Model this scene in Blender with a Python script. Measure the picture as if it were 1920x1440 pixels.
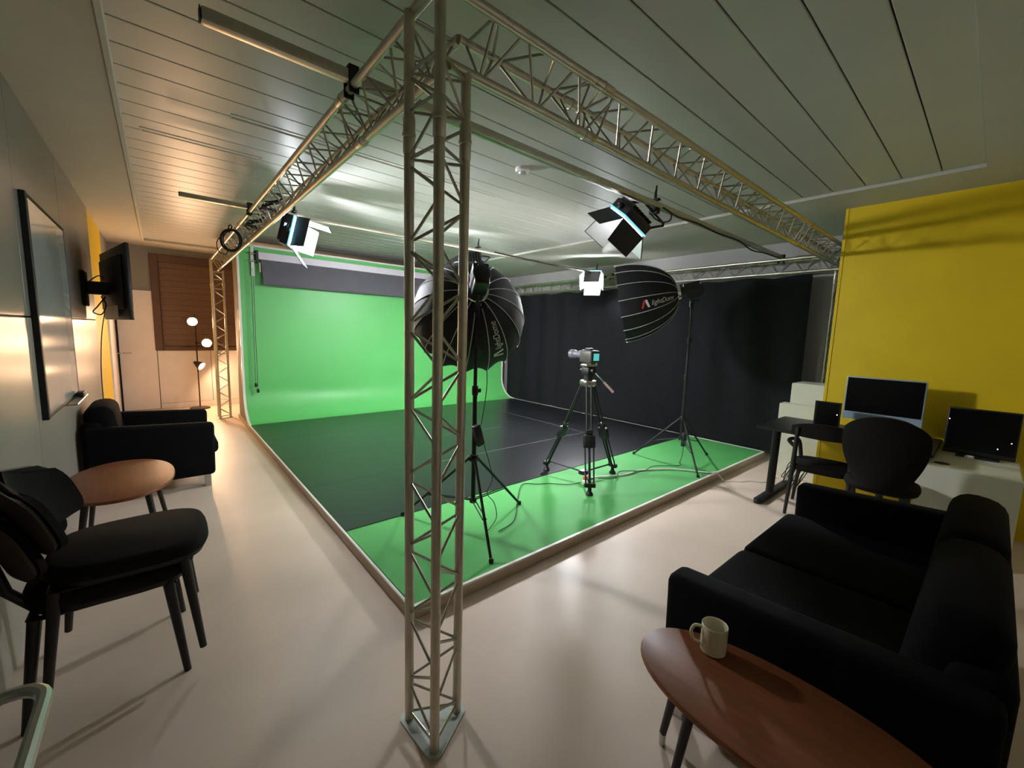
import bpy, bmesh, math, random
from mathutils import Vector, Matrix, Euler, noise
random.seed(7)
V = Vector
PI = math.pi
scene = bpy.context.scene
for o in list(bpy.data.objects):
    bpy.data.objects.remove(o)
col = scene.collection

# ------------------------------------------------------------------ camera
CAM_H = 1.55
FPX = 771.7
yaw, pit, rol = 0.86281, -0.12205, 0.03023
fw = V((math.cos(yaw)*math.cos(pit), math.sin(yaw)*math.cos(pit), math.sin(pit)))
rt = fw.cross(V((0, 0, 1))).normalized()
up = rt.cross(fw)
rt2 = rt*math.cos(rol) + up*math.sin(rol)
up2 = -rt*math.sin(rol) + up*math.cos(rol)
cd = bpy.data.cameras.new('camera')
cam = bpy.data.objects.new('camera', cd)
col.objects.link(cam)
m = Matrix((rt2, up2, -fw)).transposed().to_4x4()
m.translation = V((0, 0, CAM_H))
cam.matrix_world = m
cd.sensor_width = 36.0
cd.lens = FPX/1920*36.0
cd.clip_start = 0.03
scene.camera = cam

# ------------------------------------------------------------------ world, exposure
w = bpy.data.worlds.new('world')
scene.world = w
w.use_nodes = True
w.node_tree.nodes['Background'].inputs[0].default_value = (0.02, 0.02, 0.02, 1)
w.node_tree.nodes['Background'].inputs[1].default_value = 0.05
vs = scene.view_settings
vs.view_transform = 'Standard'
vs.look = 'None'
vs.exposure = 0.50
vs.gamma = 1.0
vs.use_curve_mapping = False
# strengths of the lamps the room has (used by their builders)
LED_S = {'L': 420.0, 'R': 14.0, 'M': 600.0, 'B': 360.0}
SOFT_S = 15.0
LAMP_S = 500.0
LED_C = (0.93, 0.96, 1.0)
WARM_C = (1.0, 0.61, 0.34)


# ------------------------------------------------------------------ materials
def lin(c):
    return tuple(((v/255)/12.92 if v/255 <= 0.04045 else ((v/255+0.055)/1.055)**2.4) for v in c)


MATS = {}


def mat(name, rgb, rough=0.5, metal=0.0, var=0.06, vscale=6.0, bump=0.0, bscale=60.0, spec=0.5, stretch=None, emis=None, estr=0.0,
        coat=0.0, trans=0.0, wood=False):
    if name in MATS:
        return MATS[name]
    mt = bpy.data.materials.new(name)
    mt.use_nodes = True
    nt = mt.node_tree
    b = nt.nodes['Principled BSDF']
    c = lin(rgb)
    b.inputs['Roughness'].default_value = rough
    b.inputs['Metallic'].default_value = metal
    b.inputs['Specular IOR Level'].default_value = spec
    b.inputs['Coat Weight'].default_value = coat
    b.inputs['Transmission Weight'].default_value = trans
    tc = nt.nodes.new('ShaderNodeTexCoord')
    mp = nt.nodes.new('ShaderNodeMapping')
    nt.links.new(tc.outputs['Object'], mp.inputs['Vector'])
    if stretch:
        mp.inputs['Scale'].default_value = stretch
    n = nt.nodes.new('ShaderNodeTexNoise')
    n.inputs['Scale'].default_value = vscale
    n.inputs['Detail'].default_value = 5
    nt.links.new(mp.outputs['Vector'], n.inputs['Vector'])
    r = nt.nodes.new('ShaderNodeValToRGB')
    lo = 1-var*2
    hi = 1+var
    r.color_ramp.elements[0].position = 0.3
    r.color_ramp.elements[1].position = 0.7
    r.color_ramp.elements[0].color = (c[0]*lo, c[1]*lo, c[2]*lo, 1)
    r.color_ramp.elements[1].color = (min(1, c[0]*hi), min(1, c[1]*hi), min(1, c[2]*hi), 1)
    nt.links.new(n.outputs['Fac'], r.inputs['Fac'])
    nt.links.new(r.outputs['Color'], b.inputs['Base Color'])
    if bump > 0:
        n2 = nt.nodes.new('ShaderNodeTexNoise')
        n2.inputs['Scale'].default_value = bscale
        n2.inputs['Detail'].default_value = 3
        nt.links.new(mp.outputs['Vector'], n2.inputs['Vector'])
        bp = nt.nodes.new('ShaderNodeBump')
        bp.inputs['Strength'].default_value = bump
        bp.inputs['Distance'].default_value = 0.01
        nt.links.new(n2.outputs['Fac'], bp.inputs['Height'])
        nt.links.new(bp.outputs['Normal'], b.inputs['Normal'])
    if emis:
        b.inputs['Emission Color'].default_value = (*emis, 1)
        b.inputs['Emission Strength'].default_value = estr
    MATS[name] = mt
    return mt


M_FLOOR = mat('vinyl_floor', (219, 199, 182), 0.42, var=0.05, vscale=1.5, bump=0.04, bscale=35, spec=0.4)
M_CEIL = mat('metal_plank', (184, 185, 178), 0.40, var=0.02, vscale=2, spec=0.32)
M_SOFFIT = mat('plaster_soffit', (190, 188, 178), 0.7, var=0.02)
M_VOID = mat('ceiling_void', (40, 40, 38), 0.9)
M_GREYPANEL = mat('grey_wall_panel', (118, 116, 110), 0.33, var=0.04, vscale=1.2, bump=0.02, bscale=8, spec=0.6)
M_LOWPANEL = mat('light_wall_panel', (152, 146, 137), 0.32, var=0.04, vscale=1.5, bump=0.05, bscale=5, spec=0.4)
M_WALL = mat('painted_wall', (150, 148, 142), 0.7, var=0.03)
M_WALLDK = mat('grey_painted_wall', (168, 166, 164), 0.7, var=0.03)
M_YELLOW = mat('yellow_paint', (228, 194, 4), 0.55, var=0.03, vscale=3, bump=0.05, bscale=120)
M_WHITE = mat('white_paint', (236, 230, 226), 0.45, var=0.02)
M_BROWN = mat('brown_blind', (114, 88, 70), 0.6, var=0.06, stretch=(1, 1, 8))
M_BROWNF = mat('brown_frame', (96, 70, 52), 0.5, var=0.08)
M_GREEN = mat('chroma_green', (98, 188, 104), 0.42, var=0.02, vscale=2, spec=0.35)
M_GREENFAB = mat('chroma_green_deck', (80, 158, 86), 0.65, var=0.03, vscale=3, spec=0.2)
M_EDGEW = mat('white_edging', (235, 232, 225), 0.4, var=0.02)
M_BOARD = mat('beige_skirting_board', (196, 178, 156), 0.5, var=0.05, stretch=(1, 1, 6))
M_MAT = mat('black_dance_vinyl', (31, 32, 35), 0.30, var=0.10, vscale=3, bump=0.02, bscale=20, spec=0.5)
M_ALU = mat('truss_aluminium', (208, 201, 186), 0.40, metal=1.0, var=0.05, vscale=20)
M_ALUD = mat('truss_brace_aluminium', (180, 175, 164), 0.38, metal=1.0, var=0.05, vscale=30)
M_STEEL = mat('brushed_steel', (188, 190, 188), 0.28, metal=1.0, var=0.06, stretch=(1, 1, 10))
M_CHROME = mat('chrome', (215, 215, 215), 0.15, metal=1.0, var=0.02)
M_BLACKM = mat('black_metal', (12, 12, 13), 0.55, var=0.1, spec=0.5)
M_BLACKP = mat('black_plastic', (18, 18, 20), 0.45, var=0.1)
M_BLACKRUB = mat('black_rubber', (16, 16, 17), 0.6, var=0.1)
M_CURTAIN = mat('black_stage_cloth', (27, 27, 30), 0.9, var=0.10, vscale=10, bump=0.1, bscale=200, spec=0.15)
M_SOFA = mat('black_upholstery', (9, 9, 12), 0.9, var=0.12, vscale=30, bump=0.12, bscale=250, spec=0.12)
M_CHAIRFAB = mat('dark_chair_fabric', (21, 18, 17), 0.85, var=0.1, vscale=30, bump=0.1, bscale=220, spec=0.15)
M_DARKWOOD = mat('black_stained_wood', (24, 18, 16), 0.5, var=0.15, stretch=(1, 1, 0.2), vscale=20)
M_PLY = mat('pale_ply', (56, 43, 34), 0.5, var=0.1)
M_TABLE = mat('brown_wood_veneer', (128, 74, 44), 0.42, var=0.10, vscale=5, stretch=(9, 1.2, 1), spec=0.4)
M_SOFTFAB = mat('softbox_black_nylon', (17, 17, 19), 0.62, var=0.08, vscale=12, bump=0.15, bscale=25, spec=0.35)
M_SILVER = mat('silver_lining', (210, 210, 212), 0.35, metal=0.6, var=0.03)
M_RIB = mat('softbox_piping', (190, 190, 192), 0.5, var=0.03)
M_PAPERGREY = mat('grey_paper_roll', (88, 86, 94), 0.75, var=0.04)
M_ROLLW = mat('white_roller_box', (215, 210, 220), 0.5, var=0.02)
M_CREAM = mat('cream_ceramic', (222, 216, 190), 0.25, var=0.02, coat=0.3)
M_BOXW = mat('white_laminate', (214, 214, 196), 0.5, var=0.02)
M_SCREEN = mat('dark_screen_glass', (5, 5, 6), 0.30, var=0.0, spec=0.25)
M_SILVERBLUE = mat('silver_blue_aluminium', (150, 168, 186), 0.4, metal=0.0, var=0.02)
M_GLASSBOARD = mat('glass_board', (196, 200, 198), 0.10, var=0.01, spec=0.6, coat=0.4)
M_ORANGE = mat('orange_plastic', (214, 96, 50), 0.5)
M_RED = mat('red_print', (200, 40, 55), 0.6)
M_WPRINT = mat('white_print', (220, 220, 222), 0.6)
M_PINKGRIP = mat('pan_handle_grip', (190, 160, 160), 0.6)
M_LAMPMETAL = mat('bronze_lamp_metal', (70, 55, 42), 0.4, metal=0.6)
M_LED = {k: mat('led_panel_'+k, (250, 250, 255), 0.5, emis=LED_C, estr=s) for k, s in LED_S.items()}
M_DIFF = mat('softbox_diffuser', (245, 245, 245), 0.7, emis=(1.0, 0.97, 0.93), estr=SOFT_S)
M_BULB = mat('warm_bulb', (255, 220, 180), 0.5, emis=WARM_C, estr=LAMP_S)
M_DISPLAY = mat('blue_display', (40, 50, 120), 0.4, emis=(0.25, 0.35, 1.0), estr=2.5)
M_CYANSTRIP = mat('cyan_status_strip', (60, 150, 180), 0.4, emis=(0.2, 0.65, 0.9), estr=0.8)
M_CAMSCREEN = mat('teal_camera_screen', (60, 180, 180), 0.4, emis=(0.15, 0.75, 0.70), estr=0.4)
M_SPARK = mat('small_white_led', (255, 240, 220), 0.4, emis=(1.0, 0.9, 0.75), estr=12.0)


# ------------------------------------------------------------------ mesh helpers
class MB:
    def __init__(self):
        self.bm = bmesh.new()

    def _merge(self, bm2, mtx=None):
        me = bpy.data.meshes.new('tmp')
        if mtx is not None:
            bm2.transform(mtx)
        bm2.to_mesh(me)
        bm2.free()
        self.bm.from_mesh(me)
        bpy.data.meshes.remove(me)
        return self

    def box(self, lo, hi, bevel=0.0, seg=2, mtx=None):
        b = bmesh.new()
        lo = V(lo); hi = V(hi)
        c = (lo+hi)/2
        s = hi-lo
        bmesh.ops.create_cube(b, size=1.0)
        for v in b.verts:
            v.co = V((v.co.x*s.x+c.x, v.co.y*s.y+c.y, v.co.z*s.z+c.z))
        if bevel > 0:
            bmesh.ops.bevel(b, geom=b.edges[:], offset=min(bevel, min(s)*0.49), segments=seg, profile=0.5, affect='EDGES')
        return self._merge(b, mtx)

    def tube(self, pts, r, seg=8, closed=False, cap=True):
        pts = [V(p) for p in pts]
        n = len(pts)
        rs = r if isinstance(r, (list, tuple)) else [r]*n
        bm = self.bm
        rings = []
        prev = None
        for i, p in enumerate(pts):
            if closed:
                t = (pts[(i+1) % n]-pts[i-1])
            elif i == 0:
                t = pts[1]-p
            elif i == n-1:
                t = p-pts[i-1]
            else:
                t = (pts[i+1]-p).normalized()+(p-pts[i-1]).normalized()
            if t.length < 1e-9:
                t = V((0, 0, 1))
            t.normalize()
            if prev is None:
                a = V((0, 0, 1)) if abs(t.z) < 0.9 else V((1, 0, 0))
                u = t.cross(a).normalized()
            else:
                u = (prev-t*prev.dot(t))
                u = u.normalized() if u.length > 1e-6 else t.orthogonal().normalized()
            prev = u
            v = t.cross(u)
            rings.append([bm.verts.new(p+(u*math.cos(2*PI*k/seg)+v*math.sin(2*PI*k/seg))*rs[i]) for k in range(seg)])
        for i in range(n if closed else n-1):
            A = rings[i]; B = rings[(i+1) % n]
            for k in range(seg):
                bm.faces.new((A[k], A[(k+1) % seg], B[(k+1) % seg], B[k]))
        if cap and not closed:
            bm.faces.new(rings[0][::-1])
            bm.faces.new(rings[-1])
        return self

    def lathe(self, prof, seg=20, mtx=None):
        b = bmesh.new()
        rings = []
        for (r, z) in prof:
            if r < 1e-6:
                rings.append([b.verts.new((0, 0, z))])
            else:
                rings.append([b.verts.new((r*math.cos(2*PI*k/seg), r*math.sin(2*PI*k/seg), z)) for k in range(seg)])
        for A, B in zip(rings, rings[1:]):
            for k in range(seg):
                k2 = (k+1) % seg
                if len(A) == 1 and len(B) == 1:
                    continue
                if len(A) == 1:
                    b.faces.new((A[0], B[k2], B[k]))
                elif len(B) == 1:
                    b.faces.new((A[k], A[k2], B[0]))
                else:
                    b.faces.new((A[k], A[k2], B[k2], B[k]))
        bmesh.ops.recalc_face_normals(b, faces=b.faces[:])
        return self._merge(b, mtx)

    def prism(self, pts, z0, z1, bevel=0.0, mtx=None):
        b = bmesh.new()
        A = [b.verts.new((p[0], p[1], z0)) for p in pts]
        B = [b.verts.new((p[0], p[1], z1)) for p in pts]
        b.faces.new(A[::-1])
        b.faces.new(B)
        n = len(pts)
        for k in range(n):
            b.faces.new((A[k], A[(k+1) % n], B[(k+1) % n], B[k]))
        bmesh.ops.recalc_face_normals(b, faces=b.faces[:])
        if bevel > 0:
            es = [e for e in b.edges if abs(e.verts[0].co.z-e.verts[1].co.z) < 1e-6]
            bmesh.ops.bevel(b, geom=es, offset=bevel, segments=2, profile=0.5, affect='EDGES')
        return self._merge(b, mtx)

    def grid(self, fn, nu, nv, thick=0.0):
        """surface fn(u,v); with thick it gets a back side, offset along the normal"""
        b = bmesh.new()
        P = [[V(fn(i/nu, j/nv)) for j in range(nv+1)] for i in range(nu+1)]
        vv = [[b.verts.new(p) for p in row] for row in P]
        for i in range(nu):
            for j in range(nv):
                b.faces.new((vv[i][j], vv[i+1][j], vv[i+1][j+1], vv[i][j+1]))
        bmesh.ops.recalc_face_normals(b, faces=b.faces[:])
        if thick:
            bmesh.ops.solidify(b, geom=b.faces[:], thickness=thick)
        return self._merge(b)

    def obj(self, name, material, parent=None, smooth=35, off=None, mtx=None):
        if off is not None:
            self.bm.transform(Matrix.Translation(-V(off)))
        if mtx is not None:
            self.bm.transform(mtx)
        me = bpy.data.meshes.new(name)
        self.bm.to_mesh(me)
        self.bm.free()
        me.materials.append(material)
        if smooth:
            me.shade_smooth()
            me.set_sharp_from_angle(angle=math.radians(smooth))
        o = bpy.data.objects.new(name, me)
        col.objects.link(o)
        if parent:
            o.parent = parent
        return o


def tag(o, label=None, cat=None, group=None, kind=None):
    if label:
        o['label'] = label
    if cat:
        o['category'] = cat
    if group:
        o['group'] = group
    if kind:
        o['kind'] = kind
    return o


def thing(name, label, cat, loc=(0, 0, 0), rz=0.0, group=None):
    o = bpy.data.objects.new(name, None)
    o.empty_display_size = 0.1
    col.objects.link(o)
    o.location = loc
    o.rotation_euler = (0, 0, rz)
    return tag(o, label, cat, group)


def struct(mb, name, material, label=None, cat=None, smooth=0):
    o = mb.obj(name, material, None, smooth)
    return tag(o, label, cat, None, 'structure')


def copy_tree(root, loc, rz, label=None, group=None):
    r = root.copy()
    col.objects.link(r)
    r.location = loc
    r.rotation_euler = (0, 0, rz)
    if label:
        r['label'] = label
    if group:
        r['group'] = group
    for ch in list(root.children):
        c = ch.copy(); col.objects.link(c); c.parent = r
        for g in list(ch.children):
            d = g.copy(); col.objects.link(d); d.parent = c
    return r


def inst(me, name, parent, a, b):
    """unit rod mesh placed between two points"""
    o = bpy.data.objects.new(name, me)
    col.objects.link(o)
    o.parent = parent
    a = V(a); b = V(b)
    d = b-a
    o.location = a
    o.rotation_mode = 'QUATERNION'
    o.rotation_quaternion = d.to_track_quat('Z', 'Y')
    o.scale = (1, 1, d.length)
    return o


def frame(loc, z, yhint=(0, 0, 1)):
    """matrix at loc whose local Z points along z and local Y roughly along yhint"""
    z = V(z).normalized()
    x = V(yhint).cross(z)
    x = x.normalized() if x.length > 1e-5 else z.orthogonal().normalized()
    y = z.cross(x)
    mm = Matrix((x, y, z)).transposed().to_4x4()
    mm.translation = V(loc)
    return mm


def spline(pts, n=8):
    pts = [V(p) for p in pts]
    out = []
    for i in range(len(pts)-1):
        p0 = pts[max(i-1, 0)]; p1 = pts[i]; p2 = pts[i+1]; p3 = pts[min(i+2, len(pts)-1)]
        for k in range(n):
            t = k/n
            out.append(0.5*((2*p1)+(p2-p0)*t+(2*p0-5*p1+4*p2-p3)*t*t+(3*p1-p0-3*p2+p3)*t**3))
    out.append(pts[-1])
    return out


def ellipse(cx, cy, a, b, n=48, p=2.0):
    out = []
    for k in range(n):
        t = 2*PI*k/n
        c, s = math.cos(t), math.sin(t)
        out.append((cx+a*math.copysign(abs(c)**(2/p), c), cy+b*math.copysign(abs(s)**(2/p), s)))
    return out


# ================================================================== THE ROOM
XL, XR, XS = -0.57, 5.21, 6.42      # left wall, yellow wall, wall behind the curtain
YN, YB, YRET = -1.3, 9.75, 1.11     # wall behind the viewer, back wall, end of the yellow wall
ZC, ZP = 2.86, 2.885                # soffit and plank ceiling

struct(MB().box((XL-0.1, YN-0.1, -0.1), (XS+0.1, YB+0.1, 0)), 'floor', M_FLOOR, 'pale beige vinyl floor', 'floor')

# ceiling: plaster border round a field of metal planks
PX0, PX1, PY0 = -0.12, 4.66, 0.20
PITCH = 0.2265
NPL = 39
PY1 = PY0+NPL*PITCH
cb = MB()
cb.box((XL-0.1, YN-0.1, ZC), (PX0, YB+0.1, ZC+0.12))
cb.box((PX1, YN-0.1, ZC), (XS+0.1, YB+0.1, ZC+0.12))
cb.box((PX0, YN-0.1, ZC), (PX1, PY0, ZC+0.12))
cb.box((PX0, PY1, ZC), (PX1, YB+0.1, ZC+0.12))
ceil = struct(cb, 'ceiling', M_SOFFIT, 'plaster ceiling border around long metal ceiling planks', 'ceiling')
MB().box((PX0, PY0, ZP+0.02), (PX1, PY1, ZP+0.1)).obj('backing_board', M_VOID, ceil, 0)
p0 = MB().box((PX0+0.008, 0.0035, ZP), (PX1-0.008, PITCH-0.0035, ZP+0.018), 0.003, 1).obj('plank', M_CEIL, ceil, 0)
p0.location = (0, PY0, 0)
for i in range(1, NPL):
    p = p0.copy()
    col.objects.link(p)
    p.parent = ceil
    p.location = (0, PY0+i*PITCH, 0)
# thin metal trim around the plank field
tr = MB()
tr.box((PX0-0.016, PY0-0.012, ZC-0.014), (PX0+0.014, PY1+0.012, ZC+0.03), 0.004, 1)
tr.obj('edge_trim', M_SOFFIT, ceil, 0)
tr = MB()
tr.box((PX0+0.016, PY1-0.014, ZC-0.014), (PX1+0.012, PY1+0.012, ZC+0.03), 0.004, 1)
tr.obj('edge_trim', M_SOFFIT, ceil, 0)
# slim linear slots let into the planks
for (x0, x1, yy) in ((0.43, 2.6, 3.36), (2.4, 4.25, 4.58), (-0.02, 0.7, 4.02)):
    s = MB()
    for dy in (-0.03, 0.03):
        s.box((x0, yy+dy-0.006, ZP-0.003), (x1, yy+dy+0.006, ZP+0.002))
    s.box((x0-0.006, yy-0.036, ZP-0.003), (x0+0.006, yy+0.036, ZP+0.002))
    s.box((x1-0.006, yy-0.036, ZP-0.003), (x1+0.006, yy+0.036, ZP+0.002))
    s.obj('linear_slot', M_SOFFIT, ceil, 0)

# left wall with large sheets, a yellow painted bay and a white door leaf near the corner
wl = struct(MB().box((XL-0.12, YN-0.1, 0), (XL-0.03, YB+0.1, ZC)), 'wall_left', M_WALL, 'long grey panelled side wall', 'wall')
ys = [YN, 1.2, 3.6, 5.06, 7.06]
for a, b in zip(ys, ys[1:]):
    MB().box((XL-0.03, a+0.002, 1.566), (XL, b-0.002, ZC-0.002), 0.003, 1).obj('upper_panel', M_GREYPANEL, wl, 0)
    MB().box((XL-0.03, a+0.002, 0.002), (XL, b-0.002, 1.558), 0.003, 1).obj('lower_panel', M_LOWPANEL, wl, 0)
MB().box((XL-0.03, 7.07, 0.002), (XL-0.012, 8.62, ZC-0.002), 0.002, 1).obj('yellow_panel', M_YELLOW, wl, 0)
MB().box((XL-0.03, 8.63, 2.06), (XL-0.012, YB, ZC-0.002), 0.002, 1).obj('grey_panel', M_WALL, wl, 0)
d2 = struct(MB().box((XL-0.03, 8.70, 0.005), (XL+0.005, 9.66, 2.05), 0.004, 1), 'door_2', M_WHITE, 'narrow white door in the side wall corner', 'door')
h = MB().tube([(XL+0.005, 9.52, 1.02), (XL+0.05, 9.52, 1.02), (XL+0.055, 9.50, 1.02), (XL+0.055, 9.40, 1.02)], 0.009)
h.obj('door_handle', M_STEEL, d2)

# back wall: grey, with a white door, a brown blind in a frame and white panels below
struct(MB().box((XL-0.1, YB, 0), (XS+0.1, YB+0.1, ZC)), 'wall_back', M_WALL, 'grey end wall behind the floor lamp', 'wall')
d1 = struct(MB().box((XL+0.03, YB-0.04, 0.005), (-0.055, YB, 2.10), 0.004, 1), 'door_1', M_WHITE, 'tall white door leaf in the end wall', 'door')
MB().box((XL+0.012, YB-0.015, 0.0), (XL+0.028, YB, 2.11)).obj('door_gap', M_VOID, d1, 0)
hh = MB().tube([(XL+0.08, YB-0.04, 1.02), (XL+0.08, YB-0.085, 1.02), (XL+0.10, YB-0.09, 1.02), (XL+0.19, YB-0.09, 1.02)], 0.009)
hh.obj('door_handle', M_STEEL, d1)
w1 = struct(MB().box((0.02, YB-0.012, 1.13), (1.6, YB, 2.62)), 'window_1', M_BROWN, 'window closed by a dark brown blind', 'window')
for lo, hi in (((-0.07, YB-0.06, 1.06), (0.04, YB, 2.745)), ((1.5, YB-0.06, 1.06), (1.62, YB, 2.745)),
               ((0.04, YB-0.06, 2.62), (1.5, YB, 2.745)), ((0.04, YB-0.05, 1.06), (1.5, YB, 1.13))):
    MB().box(lo, hi, 0.006, 1).obj('window_frame', M_BROWNF, w1, 0)
for k in range(14):
    z = 1.14+k*0.106
    MB().box((0.045, YB-0.022, z), (1.495, YB-0.012, z+0.103), 0.003, 1).obj('blind_slat', M_BROWN, w1, 0)
t1 = struct(MB().box((-0.045, YB-0.03, 0.10), (0.72, YB, 1.055), 0.003, 1), 'trim_1', M_WHITE, 'white panel cladding below the brown blind', 'wall panel')
struct(MB().box((0.728, YB-0.03, 0.10), (1.9, YB, 1.055), 0.003, 1), 'trim_2', M_WHITE, 'white cladding panel behind the far truss tower', 'wall panel')
struct(MB().box((-0.045, YB-0.035, 0.0), (1.9, YB, 0.095), 0.003, 1), 'baseboard_back', M_WHITE, 'white skirting at the foot of the end wall', 'baseboard')

# right: yellow wall, its return, the wall behind the curtain, and the wall behind the viewer
struct(MB().box((XR, YN-0.1, 0), (XR+0.12, YRET, ZC)), 'wall_right', M_YELLOW, 'mustard yellow wall behind the desk', 'wall')
struct(MB().box((XR+0.12, YRET-0.12, 0), (XS+0.1, YRET, ZC)), 'wall_return', M_WALL, 'grey return wall beside the yellow wall', 'wall')
struct(MB().box((XS, YRET, 0), (XS+0.1, YB, ZC)), 'wall_stage', M_WALLDK, 'grey wall above and behind the black curtain', 'wall')
struct(MB().box((XL, YN-0.1, 0), (XR, YN, ZC)), 'wall_near', M_WHITE, 'plain white wall behind the sofa', 'wall')  # unseen wall, made white to bounce light onto the near side
# corner guard on the yellow wall end
struct(MB().box((XR-0.006, YRET-0.02, 0), (XR+0.02, YRET+0.004, ZC)), 'trim_3', M_YELLOW, 'corner bead on the end of the yellow wall', 'trim')

# ================================================================== STAGE
SX0, SX1, SY0, SYF = 0.94, 6.10, 1.87, 7.05
SZ = 0.08
GY = 7.50                           # green wall plane
pl = thing('stage_platform', 'low green topped stage platform with white edging and beige sides', 'platform', ((SX0+SX1)/2, (SY0+GY)/2, 0))
O = pl.location
MB().box((SX0+0.02, SY0+0.02, 0.0), (SX1-0.02, GY, SZ-0.002)).obj('deck', M_GREENFAB, pl, 0, off=O)
MB().box((SX0, SY0, 0.0), (SX1, SY0+0.02, SZ-0.012)).obj('front_board', M_BOARD, pl, 0, off=O)
for a, b in ((SY0+0.02, 3.9), (3.903, 6.95), (6.953, 8.2)):
    MB().box((SX0, a, 0.0), (SX0+0.02, b, SZ-0.012)).obj('side_board', M_BOARD, pl, 0, off=O)
MB().box((SX0-0.004, SY0-0.004, SZ-0.012), (SX1, SY0+0.022, SZ+0.001), 0.003, 1).obj('edge_strip', M_EDGEW, pl, 0, off=O)
MB().box((SX0-0.004, SY0+0.022, SZ-0.012), (SX0+0.014, SYF, SZ+0.001), 0.003, 1).obj('edge_strip', M_EDGEW, pl, 0, off=O)
MB().box((SX1-0.022, SY0+0.022, SZ-0.012), (SX1, SYF, SZ+0.003), 0.003, 1).obj('edge_strip', M_EDGEW, pl, 0, off=O)

# curved green backdrop
R0 = GY-SYF


def backdrop(u, v):
    x = SX0+0.03+(SX1-SX0-0.06)*u
    L = [R0*PI/2, 2.66-SZ-R0]
    s = v*(L[0]+L[1])
    if s < L[0]:
        a = s/R0
        y = SYF+R0*math.sin(a)
        z = SZ+0.004+R0*(1-math.cos(a))
        ny, nz = -math.sin(a), math.cos(a)
    else:
        y = GY
        z = SZ+0.004+R0+(s-L[0])
        ny, nz = -1, 0
    wgt = math.exp(-((z-0.55)/0.35)**2)
    wv = noise.noise(V((x*0.9, 3.0, z*2.6)))*0.5+noise.noise(V((x*0.5+9, 1.0, z*4.2+x*0.7)))*0.5
    d = wv*0.024*wgt+0.006*noise.noise(V((x*1.5, 7, z*1.2)))
    d *= min(1, v*8)
    return (x, y+ny*d, z+nz*d)


gs = thing('green_screen', 'curved bright green chroma backdrop with white edging behind the stage', 'backdrop', ((SX0+SX1)/2, GY, 0))
O = gs.location
MB().grid(backdrop, 70, 70).obj('backdrop_sheet', M_GREEN, gs, 80, off=O)
MB().box((SX0+0.02, GY+0.02, 2.64), (SX1-0.02, GY+0.03, 2.75)).obj('top_band', M_GREEN, gs, 0, off=O)
MB().box((SX0+0.02, GY-0.012, 2.66), (SX1-0.02, GY+0.02, 2.735)).obj('top_band', M_GREEN, gs, 0, off=O)
MB().box((SX0, GY-0.03, 2.735), (SX1, GY+0.04, 2.765), 0.004, 1).obj('top_strip', M_EDGEW, gs, 0, off=O)
for x in (SX0-0.004, SX1-0.026):
    pts = []
    for k in range(0, 17):
        a = k/16*PI/2
        pts.append((SYF+R0*math.sin(a), SZ+R0*(1-math.cos(a))))
    pts.append((GY, 2.74))
    bm = MB()
    b = bm.bm
    rows = []
    for i, (y, z) in enumerate(pts):
        a = min(i, 16)/16*PI/2
        n = V((0, -math.sin(a), math.cos(a)))
        c = V((x, y, z))
        rows.append([b.verts.new(c+n*0.012), b.verts.new(c+V((0.03, 0, 0))+n*0.012), b.verts.new(c+V((0.03, 0, 0))-n*0.02), b.verts.new(c-n*0.02)])
    for A, B in zip(rows, rows[1:]):
        for k in range(4):
            b.faces.new((A[k], A[(k+1) % 4], B[(k+1) % 4], B[k]))
    b.faces.new(rows[0][::-1]); b.faces.new(rows[-1])
    bm.obj('edge_strip', M_EDGEW, gs, 0, off=O)
# side of the set wall, following the curve
side = MB()
b = side.bm
prof = [(SYF+R0*math.sin(k/12*PI/2), SZ+R0*(1-math.cos(k/12*PI/2))-0.01) for k in range(13)]
prof = [(y+0.012, z) for y, z in prof]+[(GY+0.012, 2.73), (GY+0.6, 2.73), (GY+0.6, 0.07), (SYF+0.1, 0.07)]
for x in (SX0+0.012,):
    A = [b.verts.new((x, y, z)) for y, z in prof]
    B = [b.verts.new((x+0.02, y, z)) for y, z in prof]
    b.faces.new(A); b.faces.new(B[::-1])
    for k in range(len(prof)):
        k2 = (k+1) % len(prof)
        b.faces.new((A[k], B[k], B[k2], A[k2]))
bmesh.ops.recalc_face_normals(b, faces=b.faces[:])
side.obj('side_panel', M_WALL, gs, 0, off=O)
MB().box((SX0+0.032, GY+0.58, 0.07), (SX1-0.02, GY+0.6, 2.73)).obj('rear_panel', M_WALL, gs, 0, off=O)
MB().box((SX1-0.02, GY+0.05, 0.07), (SX1, GY+0.6, 2.73)).obj('side_panel', M_WALL, gs, 0, off=O)

# black vinyl mats laid over the green deck
mxs = [SX0+0.012, 4.86, SX1-0.025]
mys = [2.93, 3.95, 4.95, 5.98, SYF-0.002]
for i in range(4):
    for j in range(2):
        o = MB().box((mxs[j]+0.0015, mys[i]+0.0015, 0), (mxs[j+1]-0.0015, mys[i+1]-0.0015, 0.003)).obj('vinyl_mat', M_MAT, None, 0)
        o.location = (0, 0, SZ+0.0005)
        tag(o, ('long' if j == 0 else 'short curtain side') + ' black vinyl mat ' + ('bordering the bare green front strip', 'in the second row back from the bare green strip',
            'in the third row back from the bare green strip', 'at the foot of the curved green backdrop')[i], 'mat', 'black mats on the stage')
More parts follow.
